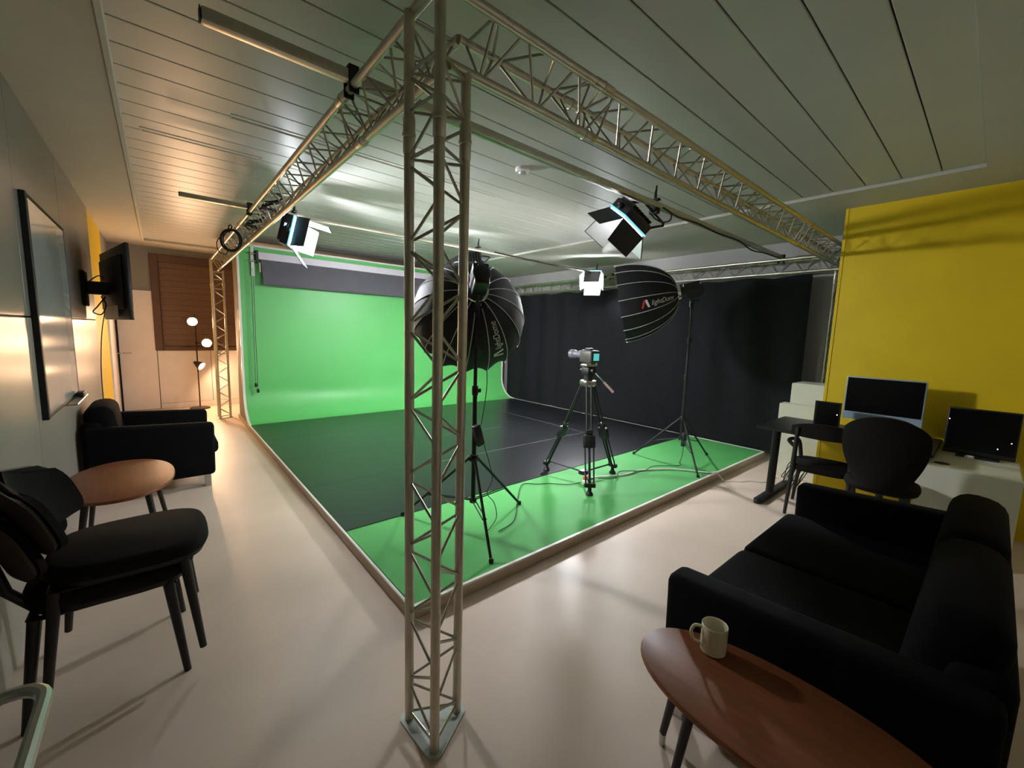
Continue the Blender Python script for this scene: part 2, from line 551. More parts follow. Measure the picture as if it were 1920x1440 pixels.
# pale strips standing in for light reflected along the mat seams
for (lo, hi, nm) in (((4.855, 3.95, 0), (4.866, 6.3, 0.0008), 'y'), ((2.3, 3.945, 0), (4.85, 3.954, 0.0008), 'x'), ((2.9, 4.946, 0), (4.0, 4.953, 0.0008), 'x2')):
    o = MB().box(lo, hi).obj('seam_glint', M_PAPERGREY, None, 0)
    o.location = (0, 0, SZ+0.0042)
    tag(o, {'y': 'thin pale painted seam glint running towards the green backdrop on black mats',
            'x': 'thin pale painted seam glint across black mats behind the camera tripod',
            'x2': 'short faint painted seam glint across black mats near the green backdrop'}[nm], 'tape')

# grey paper roll in its white box, brackets and pull chains
ro = thing('backdrop_roller', 'grey paper backdrop roll under a white box on the green wall', 'roller blind', (3.5, GY-0.08, 2.17))
O = ro.location
MB().box((1.20, GY-0.13, 2.55), (5.9, GY-0.03, 2.66), 0.006, 1).obj('roller_box', M_ROLLW, ro, 0, off=O)


def sheet(u, v):
    x = 1.235+4.63*u
    z = 2.55-0.375*v
    return (x+0.02*v*(1 if u < 0.01 else 0), GY-0.10+0.03*math.sin(v*PI*0.5)*-1+0.006*math.sin(u*22)*v, z+0.006*math.sin(u*9)*v)


MB().grid(sheet, 60, 6, 0.004).obj('paper_sheet', M_PAPERGREY, ro, 60, off=O)
MB().tube([(1.24, GY-0.128, 2.18), (5.86, GY-0.128, 2.18)], 0.012).obj('bottom_bar', M_PAPERGREY, ro, off=O)
br = MB()
br.box((1.165, GY-0.12, 2.50), (1.20, GY-0.005, 2.68), 0.004, 1)
br.obj('bracket', M_BLACKM, ro, 0, off=O)
for z in (2.52, 2.63):
    MB().tube([(1.09, GY-0.09, z), (1.17, GY-0.09, z)], 0.012).obj('pulley_axle', M_CHROME, ro, off=O)
MB().box((1.11, GY-0.03, 2.30), (1.16, GY-0.005, 2.75), 0.003, 1).obj('wall_bracket', M_STEEL, ro, 0, off=O)
MB().box((1.205, GY-0.135, 2.36), (1.225, GY-0.125, 2.50), 0.003, 1).obj('end_clip', M_BOARD, ro, 0, off=O)
for k, (dx, zb) in enumerate(((0.0, 0.66), (0.025, 0.57))):
    c = MB()
    c.tube([(1.105+dx, GY-0.09, 2.52-0.1*k), (1.10+dx, GY-0.085, 1.6), (1.10+dx, GY-0.09, zb)], 0.0045, 6)
    ch = c.obj('pull_chain', M_STEEL, ro, off=O)
    MB().lathe([(0, 0), (0.016, 0.004), (0.02, 0.02), (0.02, 0.05), (0.012, 0.066), (0, 0.068)], 12, Matrix.Translation((1.10+dx, GY-0.09, zb-0.06))).obj('chain_weight', M_BLACKP, ch, off=O)

# ================================================================== TRUSS
S = 0.178
TR = 0.0175
rod_me = MB().tube([(0, 0, 0), (0, 0, 1)], 0.0052, 7).obj('brace_source', M_ALUD).data
bpy.data.objects.remove(bpy.data.objects['brace_source'])
coup_me = MB().lathe([(0.0175, -0.06), (0.0205, -0.055), (0.0205, -0.008), (0.023, -0.006), (0.023, 0.006), (0.0205, 0.008), (0.0205, 0.055), (0.0175, 0.06)], 16).obj('coupler_source', M_ALU).data
bpy.data.objects.remove(bpy.data.objects['coupler_source'])


def truss(name, label, chords, base, joints=(), pitch=0.135, group=None, rung_ends=True, span=None):
    """three chords, each (start, end); zigzag braces on all three faces"""
    t = thing(name, label, 'truss', base, 0, group)
    O = V(base)
    ch = [(V(a)-O, V(b)-O) for a, b in chords]
    for a, b in ch:
        MB().tube([a, b], TR, 16).obj('chord', M_ALU, t)
    # common run along the axis
    ax = (ch[0][1]-ch[0][0]).normalized()
    s0 = max(min(a.dot(ax), b.dot(ax)) for a, b in ch)+0.03
    s1 = min(max(a.dot(ax), b.dot(ax)) for a, b in ch)-0.03
    if span:
        s0, s1 = s0+span[0], s1-span[1]
    n = max(2, int(round((s1-s0)/pitch)))

    def at(k, s):
        a, b = ch[k]
        return a+ax*(s-a.dot(ax))
    for f, (i, j) in enumerate(((0, 1), (1, 2), (2, 0))):
        for q in range(n):
            sa = s0+(s1-s0)*q/n+0.012
            sb = s0+(s1-s0)*(q+1)/n-0.012
            A, B = (i, j) if (q+f) % 2 == 0 else (j, i)
            inst(rod_me, 'brace', t, at(A, sa), at(B, sb))
        if rung_ends:
            for s in (s0, s1):
                inst(rod_me, 'rung', t, at(i, s), at(j, s))
    for s in joints:
        for k in range(3):
            o = bpy.data.objects.new('coupler', coup_me)
            col.objects.link(o)
            o.parent = t
            o.location = at(k, s+O.dot(ax)*0)
            o.rotation_mode = 'QUATERNION'
            o.rotation_quaternion = ax.to_track_quat('Z', 'Y')
            for ds in (-0.075, 0.075):
                inst(rod_me, 'rung', t, at(k, s+ds), at((k+1) % 3, s+ds))
    return t


def base_plate(t, pts, c):
    """triangular plate with rounded corners under a tower"""
    out = []
    cx, cy = sum(p[0] for p in pts)/3, sum(p[1] for p in pts)/3
    for p in pts:
        a0 = math.atan2(p[1]-cy, p[0]-cx)
        for k in range(7):
            a = a0-PI/3+2*PI/3*k/6
            out.append((p[0]+0.034*math.cos(a)-c[0], p[1]+0.034*math.sin(a)-c[1]))
    out.sort(key=lambda q: math.atan2(q[1]-(cy-c[1]), q[0]-(cx-c[0])))
    MB().prism(out, 0.0, 0.008).obj('base_plate', mat('zinc_plate', (184, 192, 186), 0.45, metal=0.3), t, 0)


ZT, ZB = 2.58, 2.424
XA, XB = 0.69, 6.24                 # outer chord lines
YA, YZ = 1.185, 8.40
TX = S*0.866                        # depth of the triangle

# near tower: outer tube towards the corner
tow = [(0.69, YA), (0.678, 1.363), (0.844, 1.274)]
zt = [ZT, ZT, ZB]
t = truss('truss_tower', 'bare aluminium truss tower standing free at the stage corner near the mug', [((x, y, 0.008), (x, y, z)) for (x, y), z in zip(tow, zt)], (0.74, 1.27, 0), joints=(2.2,), group='truss towers')
base_plate(t, tow, (0.74, 1.27))
# far tower beside the floor lamp
tow = [(0.69, YZ), (0.69, YZ-S), (0.844, YZ-S/2)]
t = truss('truss_tower', 'aluminium truss tower beside the floor lamp', [((x, y, 0.008), (x, y, z)) for (x, y), z in zip(tow, zt)], (0.74, 8.31, 0), joints=(2.2, 1.15), group='truss towers')
base_plate(t, tow, (0.74, 8.31))
# right tower by the yellow wall
tow = [(XB, YA), (XB, YA+S), (XB-TX, YA+S/2)]
t = truss('truss_tower', 'aluminium truss tower beside the end of the yellow wall', [((x, y, 0.008), (x, y, z)) for (x, y), z in zip(tow, zt)], (6.19, 1.27, 0), joints=(2.2, 1.6), group='truss towers')
base_plate(t, tow, (6.19, 1.27))
# horizontal spans, flat side up
truss('truss_beam', 'overhead truss beam carrying the hanging cable coil', [((XA, YA, ZT), (XA, YZ, ZT)), ((XA+S, YA+S, ZT), (XA+S, YZ-S, ZT)), ((XA+S/2, YA+S/2, ZB), (XA+S/2, YZ-S/2, ZB))], (XA+S/2, (YA+YZ)/2, ZB), joints=(-2.75, 0.4), group='truss beams')
truss('truss_beam', 'overhead truss beam ending beside the yellow wall', [((XA, YA, ZT), (XB, YA, ZT)), ((XA+S, YA+S, ZT), (XB-S, YA+S, ZT)), ((XA+S/2, YA+S/2, ZB), (XB-S/2, YA+S/2, ZB))], ((XA+XB)/2, YA+S/2, ZB), joints=(-2.0, 0.9), group='truss beams')
truss('truss_beam', 'overhead truss beam above the black curtain', [((XB, YA, ZT), (XB, 7.42, ZT)), ((XB-S, YA+S, ZT), (XB-S, 7.42, ZT)), ((XB-S/2, YA+S/2, ZB), (XB-S/2, 7.42, ZB))], (XB-S/2, (YA+YZ)/2, ZB), joints=(0.8,), group='truss beams')

# the two rails lying across the truss
P1Y, P2Y = 4.56, 1.93
PZ = ZT+TR+0.024


def rail(name, label, y, x0, x1, half):
    t = thing(name, label, 'rail', ((x0+x1)/2, y, PZ-half))
    O = t.location
    MB().box((x0, y-half, PZ-half), (x1, y+half, PZ+half), 0.010, 2).obj('profile', M_ALU, t, 40, off=O)
    e = MB().box((x0-0.004, y-half*0.9, PZ-half*0.9), (x0, y+half*0.9, PZ+half*0.9), 0.002, 1)
    e.obj('end_cap', M_BLACKP, t, 0, off=O)
    for xx in (XA, XB-S/2):
        c = MB()
        c.box((xx-0.022, y-half-0.012, PZ-half-0.05), (xx+0.022, y-half-0.002, PZ+half+0.012), 0.003, 1)
        c.box((xx-0.022, y+half+0.002, PZ-half-0.05), (xx+0.022, y+half+0.012, PZ+half+0.012), 0.003, 1)
        c.box((xx-0.022, y-half-0.012, PZ+half+0.003), (xx+0.022, y+half+0.012, PZ+half+0.012), 0.002, 1)
        c.obj('rail_clamp', M_BLACKM, t, 0, off=O)
    return t


rail('lighting_rail', 'long metal lighting rail crossing near the bare truss tower', P2Y, 0.17, 6.2, 0.024)
rail('lighting_rail', 'long metal lighting rail crossing in front of the grey paper roll', P1Y, 0.19, 6.2, 0.020)

# ================================================================== CURTAIN


def curtain(u, v):
    y = 1.56+(7.36-1.56)*u
    z = 0.09+(2.385-0.09)*v
    z -= 0.022*(1-abs(math.sin(y*4.7)))*(v**6)
    amp = 0.022+0.012*math.sin(y*1.3)
    f = math.sin(y*11+0.6*math.sin(y*2.1)+0.25*math.sin(v*3+y))
    g = 0.05*noise.noise(V((y*1.1, v*1.3, 2.0)))*(1-v)
    return (6.165+amp*f*(0.55+0.45*v)+g-0.02, y, z)


cu = MB().grid(curtain, 260, 16, 0.003).obj('stage_curtain', M_CURTAIN, None, 70)
tag(cu, 'black cloth curtain hanging from the truss along the side of the stage', 'curtain')

# ================================================================== LAMPS


def led_panel(key, label, c, d, hang, size=0.28, yh=(0, 0, 1), doors=(90, 45, 45, 45)):
    c = V(c); d = V(d).normalized(); hang = V(hang)
    t = thing('led_panel_light', label, 'stage light', c, 0, 'LED panel lights on the rails')
    F = frame((0, 0, 0), d, yh)
    hs = size/2
    MB().box((-hs, -hs, -0.09), (hs, hs, 0.0), 0.015, 2).obj('housing', M_BLACKP, t, 35, mtx=F)
    hsn = MB()
    for k in range(7):
        hsn.box((-hs*0.8+k*hs*0.26, -hs*0.8, -0.115), (-hs*0.8+k*hs*0.26+0.012, hs*0.8, -0.09))
    hsn.obj('heat_sink', M_BLACKM, t, 0, mtx=F)
    MB().box((-hs*0.92, -hs*0.92, 0.0), (hs*0.92, hs*0.92, 0.006)).obj('light_panel', M_LED[key], t, 0, mtx=F)
    MB().box((-hs-0.002, -hs-0.002, -0.018), (hs+0.002, hs+0.002, -0.006)).obj('status_strip', M_CYANSTRIP, t, 0, mtx=F)
    MB().box((-hs-0.003, hs*0.1, -0.075), (-hs, hs*0.35, -0.045)).obj('display', M_DISPLAY, t, 0, mtx=F)
    for k in range(4):
        a = k*PI/2
        fl = math.radians(doors[k])
        pts = [(-hs, hs), (hs, hs), (hs*0.92, hs+size*(1.0 if k == 0 else 0.7)), (-hs*0.92, hs+size*(1.0 if k == 0 else 0.7))]
        b = MB()
        bb = b.bm
        rows = []
        for dz in (0.0, 0.004):
            row = []
            for (x, y) in pts:
                e = y-hs
                row.append(bb.verts.new(V((x, hs+e*math.cos(fl), 0.006+e*math.sin(fl)+dz))))
            rows.append(row)
        A, B = rows
        bb.faces.new(A[::-1]); bb.faces.new(B)
        for q in range(4):
            bb.faces.new((A[q], A[(q+1) % 4], B[(q+1) % 4], B[q]))
        bb.transform(Matrix.Rotation(a, 4, 'Z'))
        bd_ = b.obj('barn_door', M_BLACKP, t, 0, mtx=F)
        # silver inner face
        b = MB()
        row = [b.bm.verts.new(V((x*0.97, hs+(y-hs)*0.98*math.cos(fl), 0.008+(y-hs)*0.98*math.sin(fl)))-V((0, math.sin(fl), -math.cos(fl)))*0.006) for (x, y) in pts]
        row2 = [b.bm.verts.new(v.co+V((0, math.sin(fl), -math.cos(fl)))*0.003) for v in row]
        b.bm.faces.new(row); b.bm.faces.new(row2[::-1])
        for q in range(4):
            b.bm.faces.new((row[q], row2[q], row2[(q+1) % 4], row[(q+1) % 4]))
        bmesh.ops.recalc_face_normals(b.bm, faces=b.bm.faces[:])
        b.bm.transform(Matrix.Rotation(a, 4, 'Z'))
        b.obj('reflector_face', M_SILVER, bd_, 0, mtx=F)
    R = V(F.col[0][:3])
    arm = R*(hs+0.03)
    hh = hang-c-V((0, 0, 0.07))
    back = V(F.col[2][:3])*-0.045
    y = MB()
    p1 = back+arm; p2 = hh+arm; p3 = hh-arm; p4 = back-arm
    y.tube([p1, p1*0.1+p2*0.9, p2*0.92+p3*0.08, p3*0.92+p2*0.08, p4*0.1+p3*0.9, p4], 0.011, 8)
    yo = y.obj('yoke', M_BLACKM, t)
    for sgn in (1, -1):
        MB().lathe([(0, 0), (0.028, 0.003), (0.028, 0.02), (0.012, 0.03), (0, 0.03)], 12, frame(back+R*sgn*(hs+0.0), R*sgn)).obj('yoke_knob', M_BLACKM, t)
    hp = hang-c
    cl = MB()
    cl.box(hp+V((-0.022, -0.04, -0.075)), hp+V((0.022, 0.04, -0.027)), 0.008, 2)
    cl.box(hp+V((-0.022, 0.028, -0.06)), hp+V((0.022, 0.042, 0.04)), 0.006, 2)
    cl.box(hp+V((-0.022, -0.04, 0.027)), hp+V((0.022, 0.042, 0.045)), 0.006, 2)
    cl.tube([hp+V((0, 0, 0.045)), hp+V((0, 0, 0.085))], 0.012)
    cl.obj('clamp', M_BLACKM, t)
    MB().tube([hp+V((0, 0, 0.08)), hp+V((0.01, 0, 0.15))], [0.012, 0.006]).obj('clamp_handle', M_BLACKM, t)
    return t


led_panel('L', 'lit LED panel light hanging on the rail in front of the grey paper roll', (1.05, 4.50, 2.44), (0.90, -0.38, -0.24), (1.06, P1Y, PZ))
led_panel('M', 'lit LED panel light hanging against the truss above the black curtain', (5.62, 4.55, 2.50), (-0.78, -0.50, -0.42), (5.72, P1Y, PZ), size=0.28, doors=(112, 74, 66, 74))
led_panel('R', 'black LED panel light tilted down on the rail above the video camera', (2.82, 1.98, 2.44), (-0.28, 0.62, -0.74), (3.12, P2Y, PZ), size=0.26, yh=(0.5, 0.2, 1), doors=(75, 40, 84, 50))
led_panel('B', 'LED panel light on the rail partly hidden behind the round black softbox', (3.16, 4.60, 2.44), (0.30, 0.80, -0.52), (3.25, P1Y, PZ))


def light_stand(label, c, feet, zhub, zcol, ztop):
    t = thing('light_stand', label, 'light stand', c)
    cx, cy, cz = c
    # pole in telescoping sections
    zs = [zcol-0.02, zhub+0.45, (zhub+0.45+ztop)/2, ztop-cz]
    zs = [zcol-cz, zhub-cz+0.5, (zhub-cz+0.5+ztop-cz)/2, ztop-cz]
    for k in range(3):
        MB().tube([(0, 0, zs[k]), (0, 0, zs[k+1])], 0.0165-0.003*k, 12).obj('pole_section', M_BLACKM, t)
        if k < 2:
            cl = MB().lathe([(0.0, -0.04), (0.022-0.002*k, -0.035), (0.024-0.002*k, 0.0), (0.022-0.002*k, 0.03), (0, 0.035)], 12, Matrix.Translation((0, 0, zs[k+1])))
            cl.box((0.015, -0.008, zs[k+1]-0.02), (0.05, 0.008, zs[k+1]+0.01), 0.004, 1)
            cl.obj('clamp_collar', M_BLACKP, t)
    hb = MB().lathe([(0, -0.03), (0.03, -0.025), (0.035, 0.0), (0.03, 0.025), (0, 0.03)], 14, Matrix.Translation((0, 0, zhub-cz)))
    hb.tube([(0, 0, zhub-cz), (-0.06, -0.03, zhub-cz+0.01)], [0.008, 0.014])
    hb.obj('leg_hub', M_BLACKP, t)
    MB().lathe([(0, -0.02), (0.026, -0.018), (0.028, 0.0), (0.026, 0.018), (0, 0.02)], 14, Matrix.Translation((0, 0, zcol-cz))).obj('brace_collar', M_BLACKP, t)
    for f in feet:
        fx, fy = f[0]-cx, f[1]-cy
        d = V((fx, fy, 0)).normalized()
        a = d*0.03+V((0, 0, zhub-cz))
        e = V((fx, fy, 0.008))
        lg = MB().tube([a, e], [0.011, 0.010], 10).obj('leg', M_BLACKM, t)
        MB().lathe([(0, 0), (0.016, 0.001), (0.016, 0.02), (0.010, 0.03), (0, 0.03)], 10, Matrix.Translation((fx, fy, 0))).obj('rubber_foot', M_BLACKRUB, lg)
        mid = a*0.38+e*0.62
        side_ = V((-d.y, d.x, 0))*0.012
        for sg in (1, -1):
            MB().tube([d*0.025+side_*sg+V((0, 0, zcol-cz)), mid+side_*sg], 0.005, 6).obj('leg_brace', M_BLACKM, t)
    return t


def text_mesh(body, size=1.0):
    cu_ = bpy.data.curves.new('txt', 'FONT')
    cu_.body = body
    cu_.size = size
    cu_.resolution_u = 3
    o = bpy.data.objects.new('txt', cu_)
    col.objects.link(o)
    dg = bpy.context.evaluated_depsgraph_get()
    me = bpy.data.meshes.new_from_object(o.evaluated_get(dg))
    bpy.data.objects.remove(o)
    vs_ = [tuple(v.co) for v in me.vertices]
    fs_ = [tuple(p.vertices) for p in me.polygons]
    bpy.data.meshes.remove(me)
    return vs_, fs_


def softbox(label, apex, axis, R=0.45, depth=0.58, logo_angle=None, yh=(0, 0, 1), head_len=0.22, stand_top=None, roll=0.0, scallop=0.0, mark=None):
    """parabolic dome: apex at the speed ring, opening along axis"""
    apex = V(apex)
    t = thing('softbox_light', label, 'softbox', apex, 0, 'dome softboxes')
    F = frame((0, 0, 0), axis, yh)
    N = 16
    r0 = 0.075

    def prof(s):
        a = s*PI/2
        return r0+(R-r0)*math.sin(a)**0.95, depth*(1-math.cos(a))**0.9

    def surf(th, s, off=0.0):
        r, z = prof(s)
        q = (th*N/(2*PI)) % 1.0
        sag = math.sin(q*PI)
        r = r*(1-0.030*sag*s)+off
        z = z-scallop*sag*s**5
        return V((r*math.cos(th+roll), r*math.sin(th+roll), z))
    fab = MB()
    b = fab.bm
    nt_, ns = N*6, 16
    for off, flip in ((0.0, False), (-0.004, True)):
        g = [[b.verts.new(surf(2*PI*i/nt_, j/ns, off)) for i in range(nt_)] for j in range(ns+1)]
        for j in range(ns):
            for i in range(nt_):
                i2 = (i+1) % nt_
                f = (g[j][i], g[j][i2], g[j+1][i2], g[j+1][i])
                b.faces.new(f[::-1] if flip else f)
        if not flip:
            g0 = g
    for i in range(nt_):
        i2 = (i+1) % nt_
        b.faces.new((g0[ns][i], g0[ns][i2], g[ns][i2], g[ns][i]))
    bmesh.ops.recalc_face_normals(b, faces=b.faces[:])
    fab.obj('fabric_dome', M_SOFTFAB, t, 50, mtx=F)
    lin_ = MB()
    lin_.lathe([(prof(s/10)[0]*0.95-0.012, prof(s/10)[1]) for s in range(0, 10)], 48)
    lin_.obj('inner_lining', M_SILVER, t, 60, mtx=F)
    for k in range(N):
        th = 2*PI*k/N
        MB().tube([surf(th, j/ns*1.0, 0.002) for j in range(ns+1)]+[surf(th, 1.0, 0.003)+V((0, 0, 0.012))], 0.0034, 6).obj('rib', M_RIB, t, mtx=F)
    MB().prism(ellipse(0, 0, R*0.925, R*0.925, 48), depth*0.90, depth*0.90+0.003).obj('diffuser', M_DIFF, t, 0, mtx=F)
    # speed ring and lamp head
    MB().lathe([(0.0, -0.03), (0.085, -0.03), (0.092, -0.015), (0.092, 0.01), (0.08, 0.02), (0.0, 0.02)], 24).obj('speed_ring', M_CHROME, t, mtx=F)
    hd = MB()
    hd.lathe([(0, -0.05-head_len), (0.045, -0.05-head_len), (0.06, -0.04-head_len), (0.06, -0.06), (0.07, -0.03), (0, -0.03)], 20)
    hd.box((-0.05, -0.075, -0.035-head_len), (0.05, -0.03, -0.09), 0.008, 2)
    hd.box((-0.055, 0.03, -0.02-head_len), (0.055, 0.085, -0.07), 0.01, 2)
    hd.obj('lamp_head', M_BLACKP, t, 35, mtx=F)
    MB().box((-0.022, 0.035, -0.026-head_len), (0.022, 0.065, -0.0205-head_len)).obj('display', M_DISPLAY, t, 0, mtx=F)
    # bracket down to the stand
    if stand_top is not None:
        q = V(stand_top)-apex
        hc = (F @ V((0, 0, -0.12)))
        y = MB()
        y.tube([q+V((0, 0, -0.01)), q*0.5+hc*0.5, hc], 0.013, 8)
        y.lathe([(0, -0.05), (0.024, -0.045), (0.026, 0.0), (0.022, 0.04), (0, 0.045)], 12, Matrix.Translation(q))
        y.tube([q+V((0, 0, 0.02)), q+V((0.05, -0.06, 0.03))], [0.007, 0.012])
        y.obj('tilt_bracket', M_BLACKM, t)
    # logo printed on one gore: chevron mark then lettering, running from the rim to the apex
    if logo_angle is not None:
        dl = F.to_3x3().inverted() @ V(logo_angle)
        g_ = (math.atan2(dl.y, dl.x)-roll) % (2*PI)
        logo_angle = (math.floor(g_*N/(2*PI))+0.5)*2*PI/N

        def put(verts, faces, nm, material, s_start, scale):
            o = MB()
            vv = []
            for (x, y, z) in verts:
                s = s_start-x*scale/0.85
                r, _ = prof(s)
                th = logo_angle+y*scale/r
                vv.append(o.bm.verts.new(surf(th, s, 0.004)))
            for f in faces:
                try:
                    o.bm.faces.new([vv[k] for k in f])
                except ValueError:
                    pass
            bmesh.ops.recalc_face_normals(o.bm, faces=o.bm.faces[:])
            o.obj(nm, material, t, 0, mtx=F)
        put([(0, -.5, 0), (.28, -.5, 0), (.62, .5, 0), (.40, .5, 0)], [(0, 1, 2, 3)], 'logo_mark', mark or M_RED, 0.76, 0.085)
        put([(.62, .5, 0), (.84, .5, 0), (1.12, -.5, 0), (.84, -.5, 0), (.60, .18, 0)], [(0, 1, 2, 3, 4)], 'logo_mark', M_WPRINT, 0.76, 0.085)
        tv, tf = text_mesh('lightDome', 0.075)
        put([(x+0.25*y, y-0.028, z) for x, y, z in tv], tf, 'logo_lettering', M_WPRINT, 0.63, 1.0)
    return t


C1 = (1.70, 2.39, SZ)
light_stand('black tripod light stand carrying the round black softbox with its back to us', C1, [(1.546, 1.959), (2.30, 2.54), (1.40, 2.93)], 0.64, 0.32, 1.70)
softbox('round black dome softbox on its stand, turned with its back towards the bare truss tower', (1.715, 2.42, 1.83), (0.43, 0.85, -0.42), R=0.45, depth=0.46, logo_angle=(0.28, -0.28, -1.0), stand_top=(1.70, 2.39, 1.70), roll=0.1, scallop=0.085, mark=M_WPRINT)
C2 = (4.70, 2.34, SZ)
light_stand('slim black light stand carrying the softbox in front of the black curtain', C2, [(4.32, 1.93), (4.50, 2.84), (5.25, 2.26)], 0.60, 0.36, 1.96)
softbox('black dome softbox seen side on before the black curtain', (4.50, 2.42, 2.06), (-0.50, 0.80, -0.20), R=0.45, depth=0.62, logo_angle=(-0.88, -0.46, -0.22), stand_top=(4.70, 2.34, 1.96))

# power bricks hanging on the stands
pb = thing('power_brick', 'black power brick hanging on the stand of the round softbox', 'power supply', (1.73, 2.35, 0.74))
MB().box((-0.03, -0.02, -0.0), (0.03, 0.02, 0.16), 0.008, 2, Matrix.Rotation(-0.3, 4, 'Y')).obj('case', M_BLACKP, pb)
MB().tube(spline([(0.0, 0, 0.15), (0.045, 0.0, 0.45), (0.03, 0.02, 0.75), (0.02, 0.03, 1.05)]), 0.003, 6).obj('lead', M_BLACKRUB, pb)
MB().tube(spline([(0.03, 0, 0.0), (0.09, -0.03, -0.25), (0.03, -0.05, -0.35), (0.1, -0.05, -0.45), (0.13, -0.04, -0.58), (0.02, -0.06, -0.655)]), 0.003, 6).obj('lead', M_BLACKRUB, pb)
pb2 = thing('power_brick', 'black power brick hanging low on the slim stand before the curtain', 'power supply', (4.71, 2.31, 0.27))
MB().box((-0.03, -0.02, 0.0), (0.03, 0.02, 0.16), 0.008, 2).obj('case', M_BLACKP, pb2)
MB().tube(spline([(0, 0, 0.01), (-0.05, -0.02, -0.1), (-0.12, -0.03, -0.18)]), 0.004, 6).obj('lead', M_BLACKRUB, pb2)

# ------------------------------------------------------------------ video tripod and camera
TC = V((3.22, 2.60, SZ))
tp = thing('camera_tripod', 'black video tripod standing on the edge of the black mats', 'tripod', TC)
feet = [(2.965, 2.308), (3.132, 3.034), (3.657, 2.555)]
APZ = 1.075-SZ
for f in feet:
    e = V((f[0]-TC.x, f[1]-TC.y, 0.0245 if f[1] > 2.93 else 0.0205))
    d = V((e.x, e.y, 0)).normalized()
    a = d*0.06+V((0, 0, APZ))
    sd = V((-d.y, d.x, 0))*0.022
    mid = a*0.46+e*0.54
    lg = MB()
    for sg in (1, -1):
        lg.tube([a+sd*sg, mid+sd*sg], 0.011, 8)
        lg.tube([mid+sd*sg*1.9, e+sd*sg*1.7+V((0, 0, 0.06))], 0.0075, 8)
    lg.tube([a*0.55+e*0.45, e+V((0, 0, 0.03))], 0.0115, 8)
    L = lg.obj('leg', M_BLACKM, tp)
    j = MB()
    jm = frame(mid, a-e, d)
    j.box((-0.056, -0.026, -0.06), (0.056, 0.026, 0.06), 0.010, 2, jm)
    j.obj('leg_lock', M_BLACKP, L)
    MB().box((-0.052, -0.018, -0.02), (0.052, 0.018, 0.02), 0.006, 2, frame(e+V((0, 0, 0.07)), a-e, d)).obj('foot_clamp', M_BLACKP, L)
    j = MB()
    j.box((-0.034, -0.02, -0.025), (0.034, 0.02, 0.02), 0.006, 2, frame(a*0.55+e*0.45, a-e, d))
    j.obj('leg_lock', M_BLACKP, L)
    MB().lathe([(0, -0.02), (0.034, -0.02), (0.034, -0.006), (0.018, 0.015), (0.016, 0.06), (0, 0.06)], 12, Matrix.Translation(e)).obj('foot', M_BLACKRUB, L)
    MB().tube([V((0, 0, 0.09)), e*0.9+V((0, 0, 0.09))], 0.009, 8).obj('spreader_arm', M_BLACKM, tp)
MB().lathe([(0, -0.03), (0.05, -0.02), (0.05, 0.02), (0, 0.03)], 14, Matrix.Translation((0, 0, 0.09))).obj('spreader_hub', M_BLACKP, tp)
MB().lathe([(0, -0.04), (0.075, -0.03), (0.085, 0.0), (0.08, 0.025), (0, 0.03)], 20, Matrix.Translation((0, 0, APZ+0.01))).obj('bowl', M_STEEL, tp)
hd = MB()
hd.lathe([(0, 0.03), (0.045, 0.03), (0.05, 0.10), (0.04, 0.11), (0, 0.11)], 18, Matrix.Translation((0, 0, APZ)))
hd.box((-0.06, -0.045, APZ+0.09), (0.06, 0.045, APZ+0.17), 0.012, 2)
hd.tube([(-0.01, -0.08, APZ+0.135), (-0.01, 0.08, APZ+0.135)], 0.028, 12)
hd.obj('fluid_head', M_BLACKP, tp)
MB().box((-0.085, -0.04, APZ+0.175), (0.085, 0.04, APZ+0.20), 0.006, 2).obj('quick_plate', M_STEEL, tp)
hv = rt*0.95-fw*0.25
hv = V((hv.x, hv.y, 0)).normalized()
ha = V((0, 0, APZ+0.13))+hv*0.05
hb_ = ha+hv*0.20+V((0, 0, -0.20))
pan = MB().tube([ha, ha*0.45+hb_*0.55], 0.006, 8).obj('pan_handle', M_STEEL, tp)
MB().tube([ha*0.48+hb_*0.52, hb_], [0.012, 0.013], 10).obj('grip', M_PINKGRIP, pan)

cz = SZ+APZ+0.20
vc = thing('video_camera', 'small silver grey video camera with lit teal screen on the tripod', 'camera', (TC.x, TC.y, cz))
cdir = V((0.12, 0.99, 0)).normalized()            # lens direction
cm = Matrix((V((-cdir.y, cdir.x, 0)), -cdir*-1, V((0, 0, 1)))).transposed().to_4x4()   # local y = lens direction
cx_ = V((cdir.y, -cdir.x, 0))                      # local x = camera right
cm = Matrix((cx_, cdir, V((0, 0, 1)))).transposed().to_4x4()
M_CAMBODY = mat('camera_body_grey', (66, 64, 60), 0.4, var=0.05)
M_CAMLENS = mat('camera_lens_grey', (96, 93, 104), 0.4, var=0.05)
bd = MB().box((-0.06, -0.085, 0.012), (0.06, 0.085, 0.135), 0.02, 3)
bd.box((-0.03, -0.06, 0.0), (0.03, 0.06, 0.014))
bd.obj('camera_body', M_CAMBODY, vc, 40, mtx=cm)
MB().box((-0.05, -0.089, 0.02), (0.052, -0.084, 0.128), 0.004, 1).obj('rear_panel', M_BLACKP, vc, 40, mtx=cm)
MB().box((-0.030, -0.0915, 0.036), (0.042, -0.089, 0.105)).obj('screen', M_CAMSCREEN, vc, 0, mtx=cm)
MB().lathe([(0, 0.0), (0.038, 0.0), (0.038, 0.06), (0.033, 0.065), (0.036, 0.07), (0.036, 0.12), (0.045, 0.13), (0.047, 0.18), (0.04, 0.182), (0.03, 0.17), (0, 0.168)], 20,
            frame(V((0, 0.085, 0.085)), (0, 1, 0))).obj('lens', M_CAMLENS, vc, 35, mtx=cm)
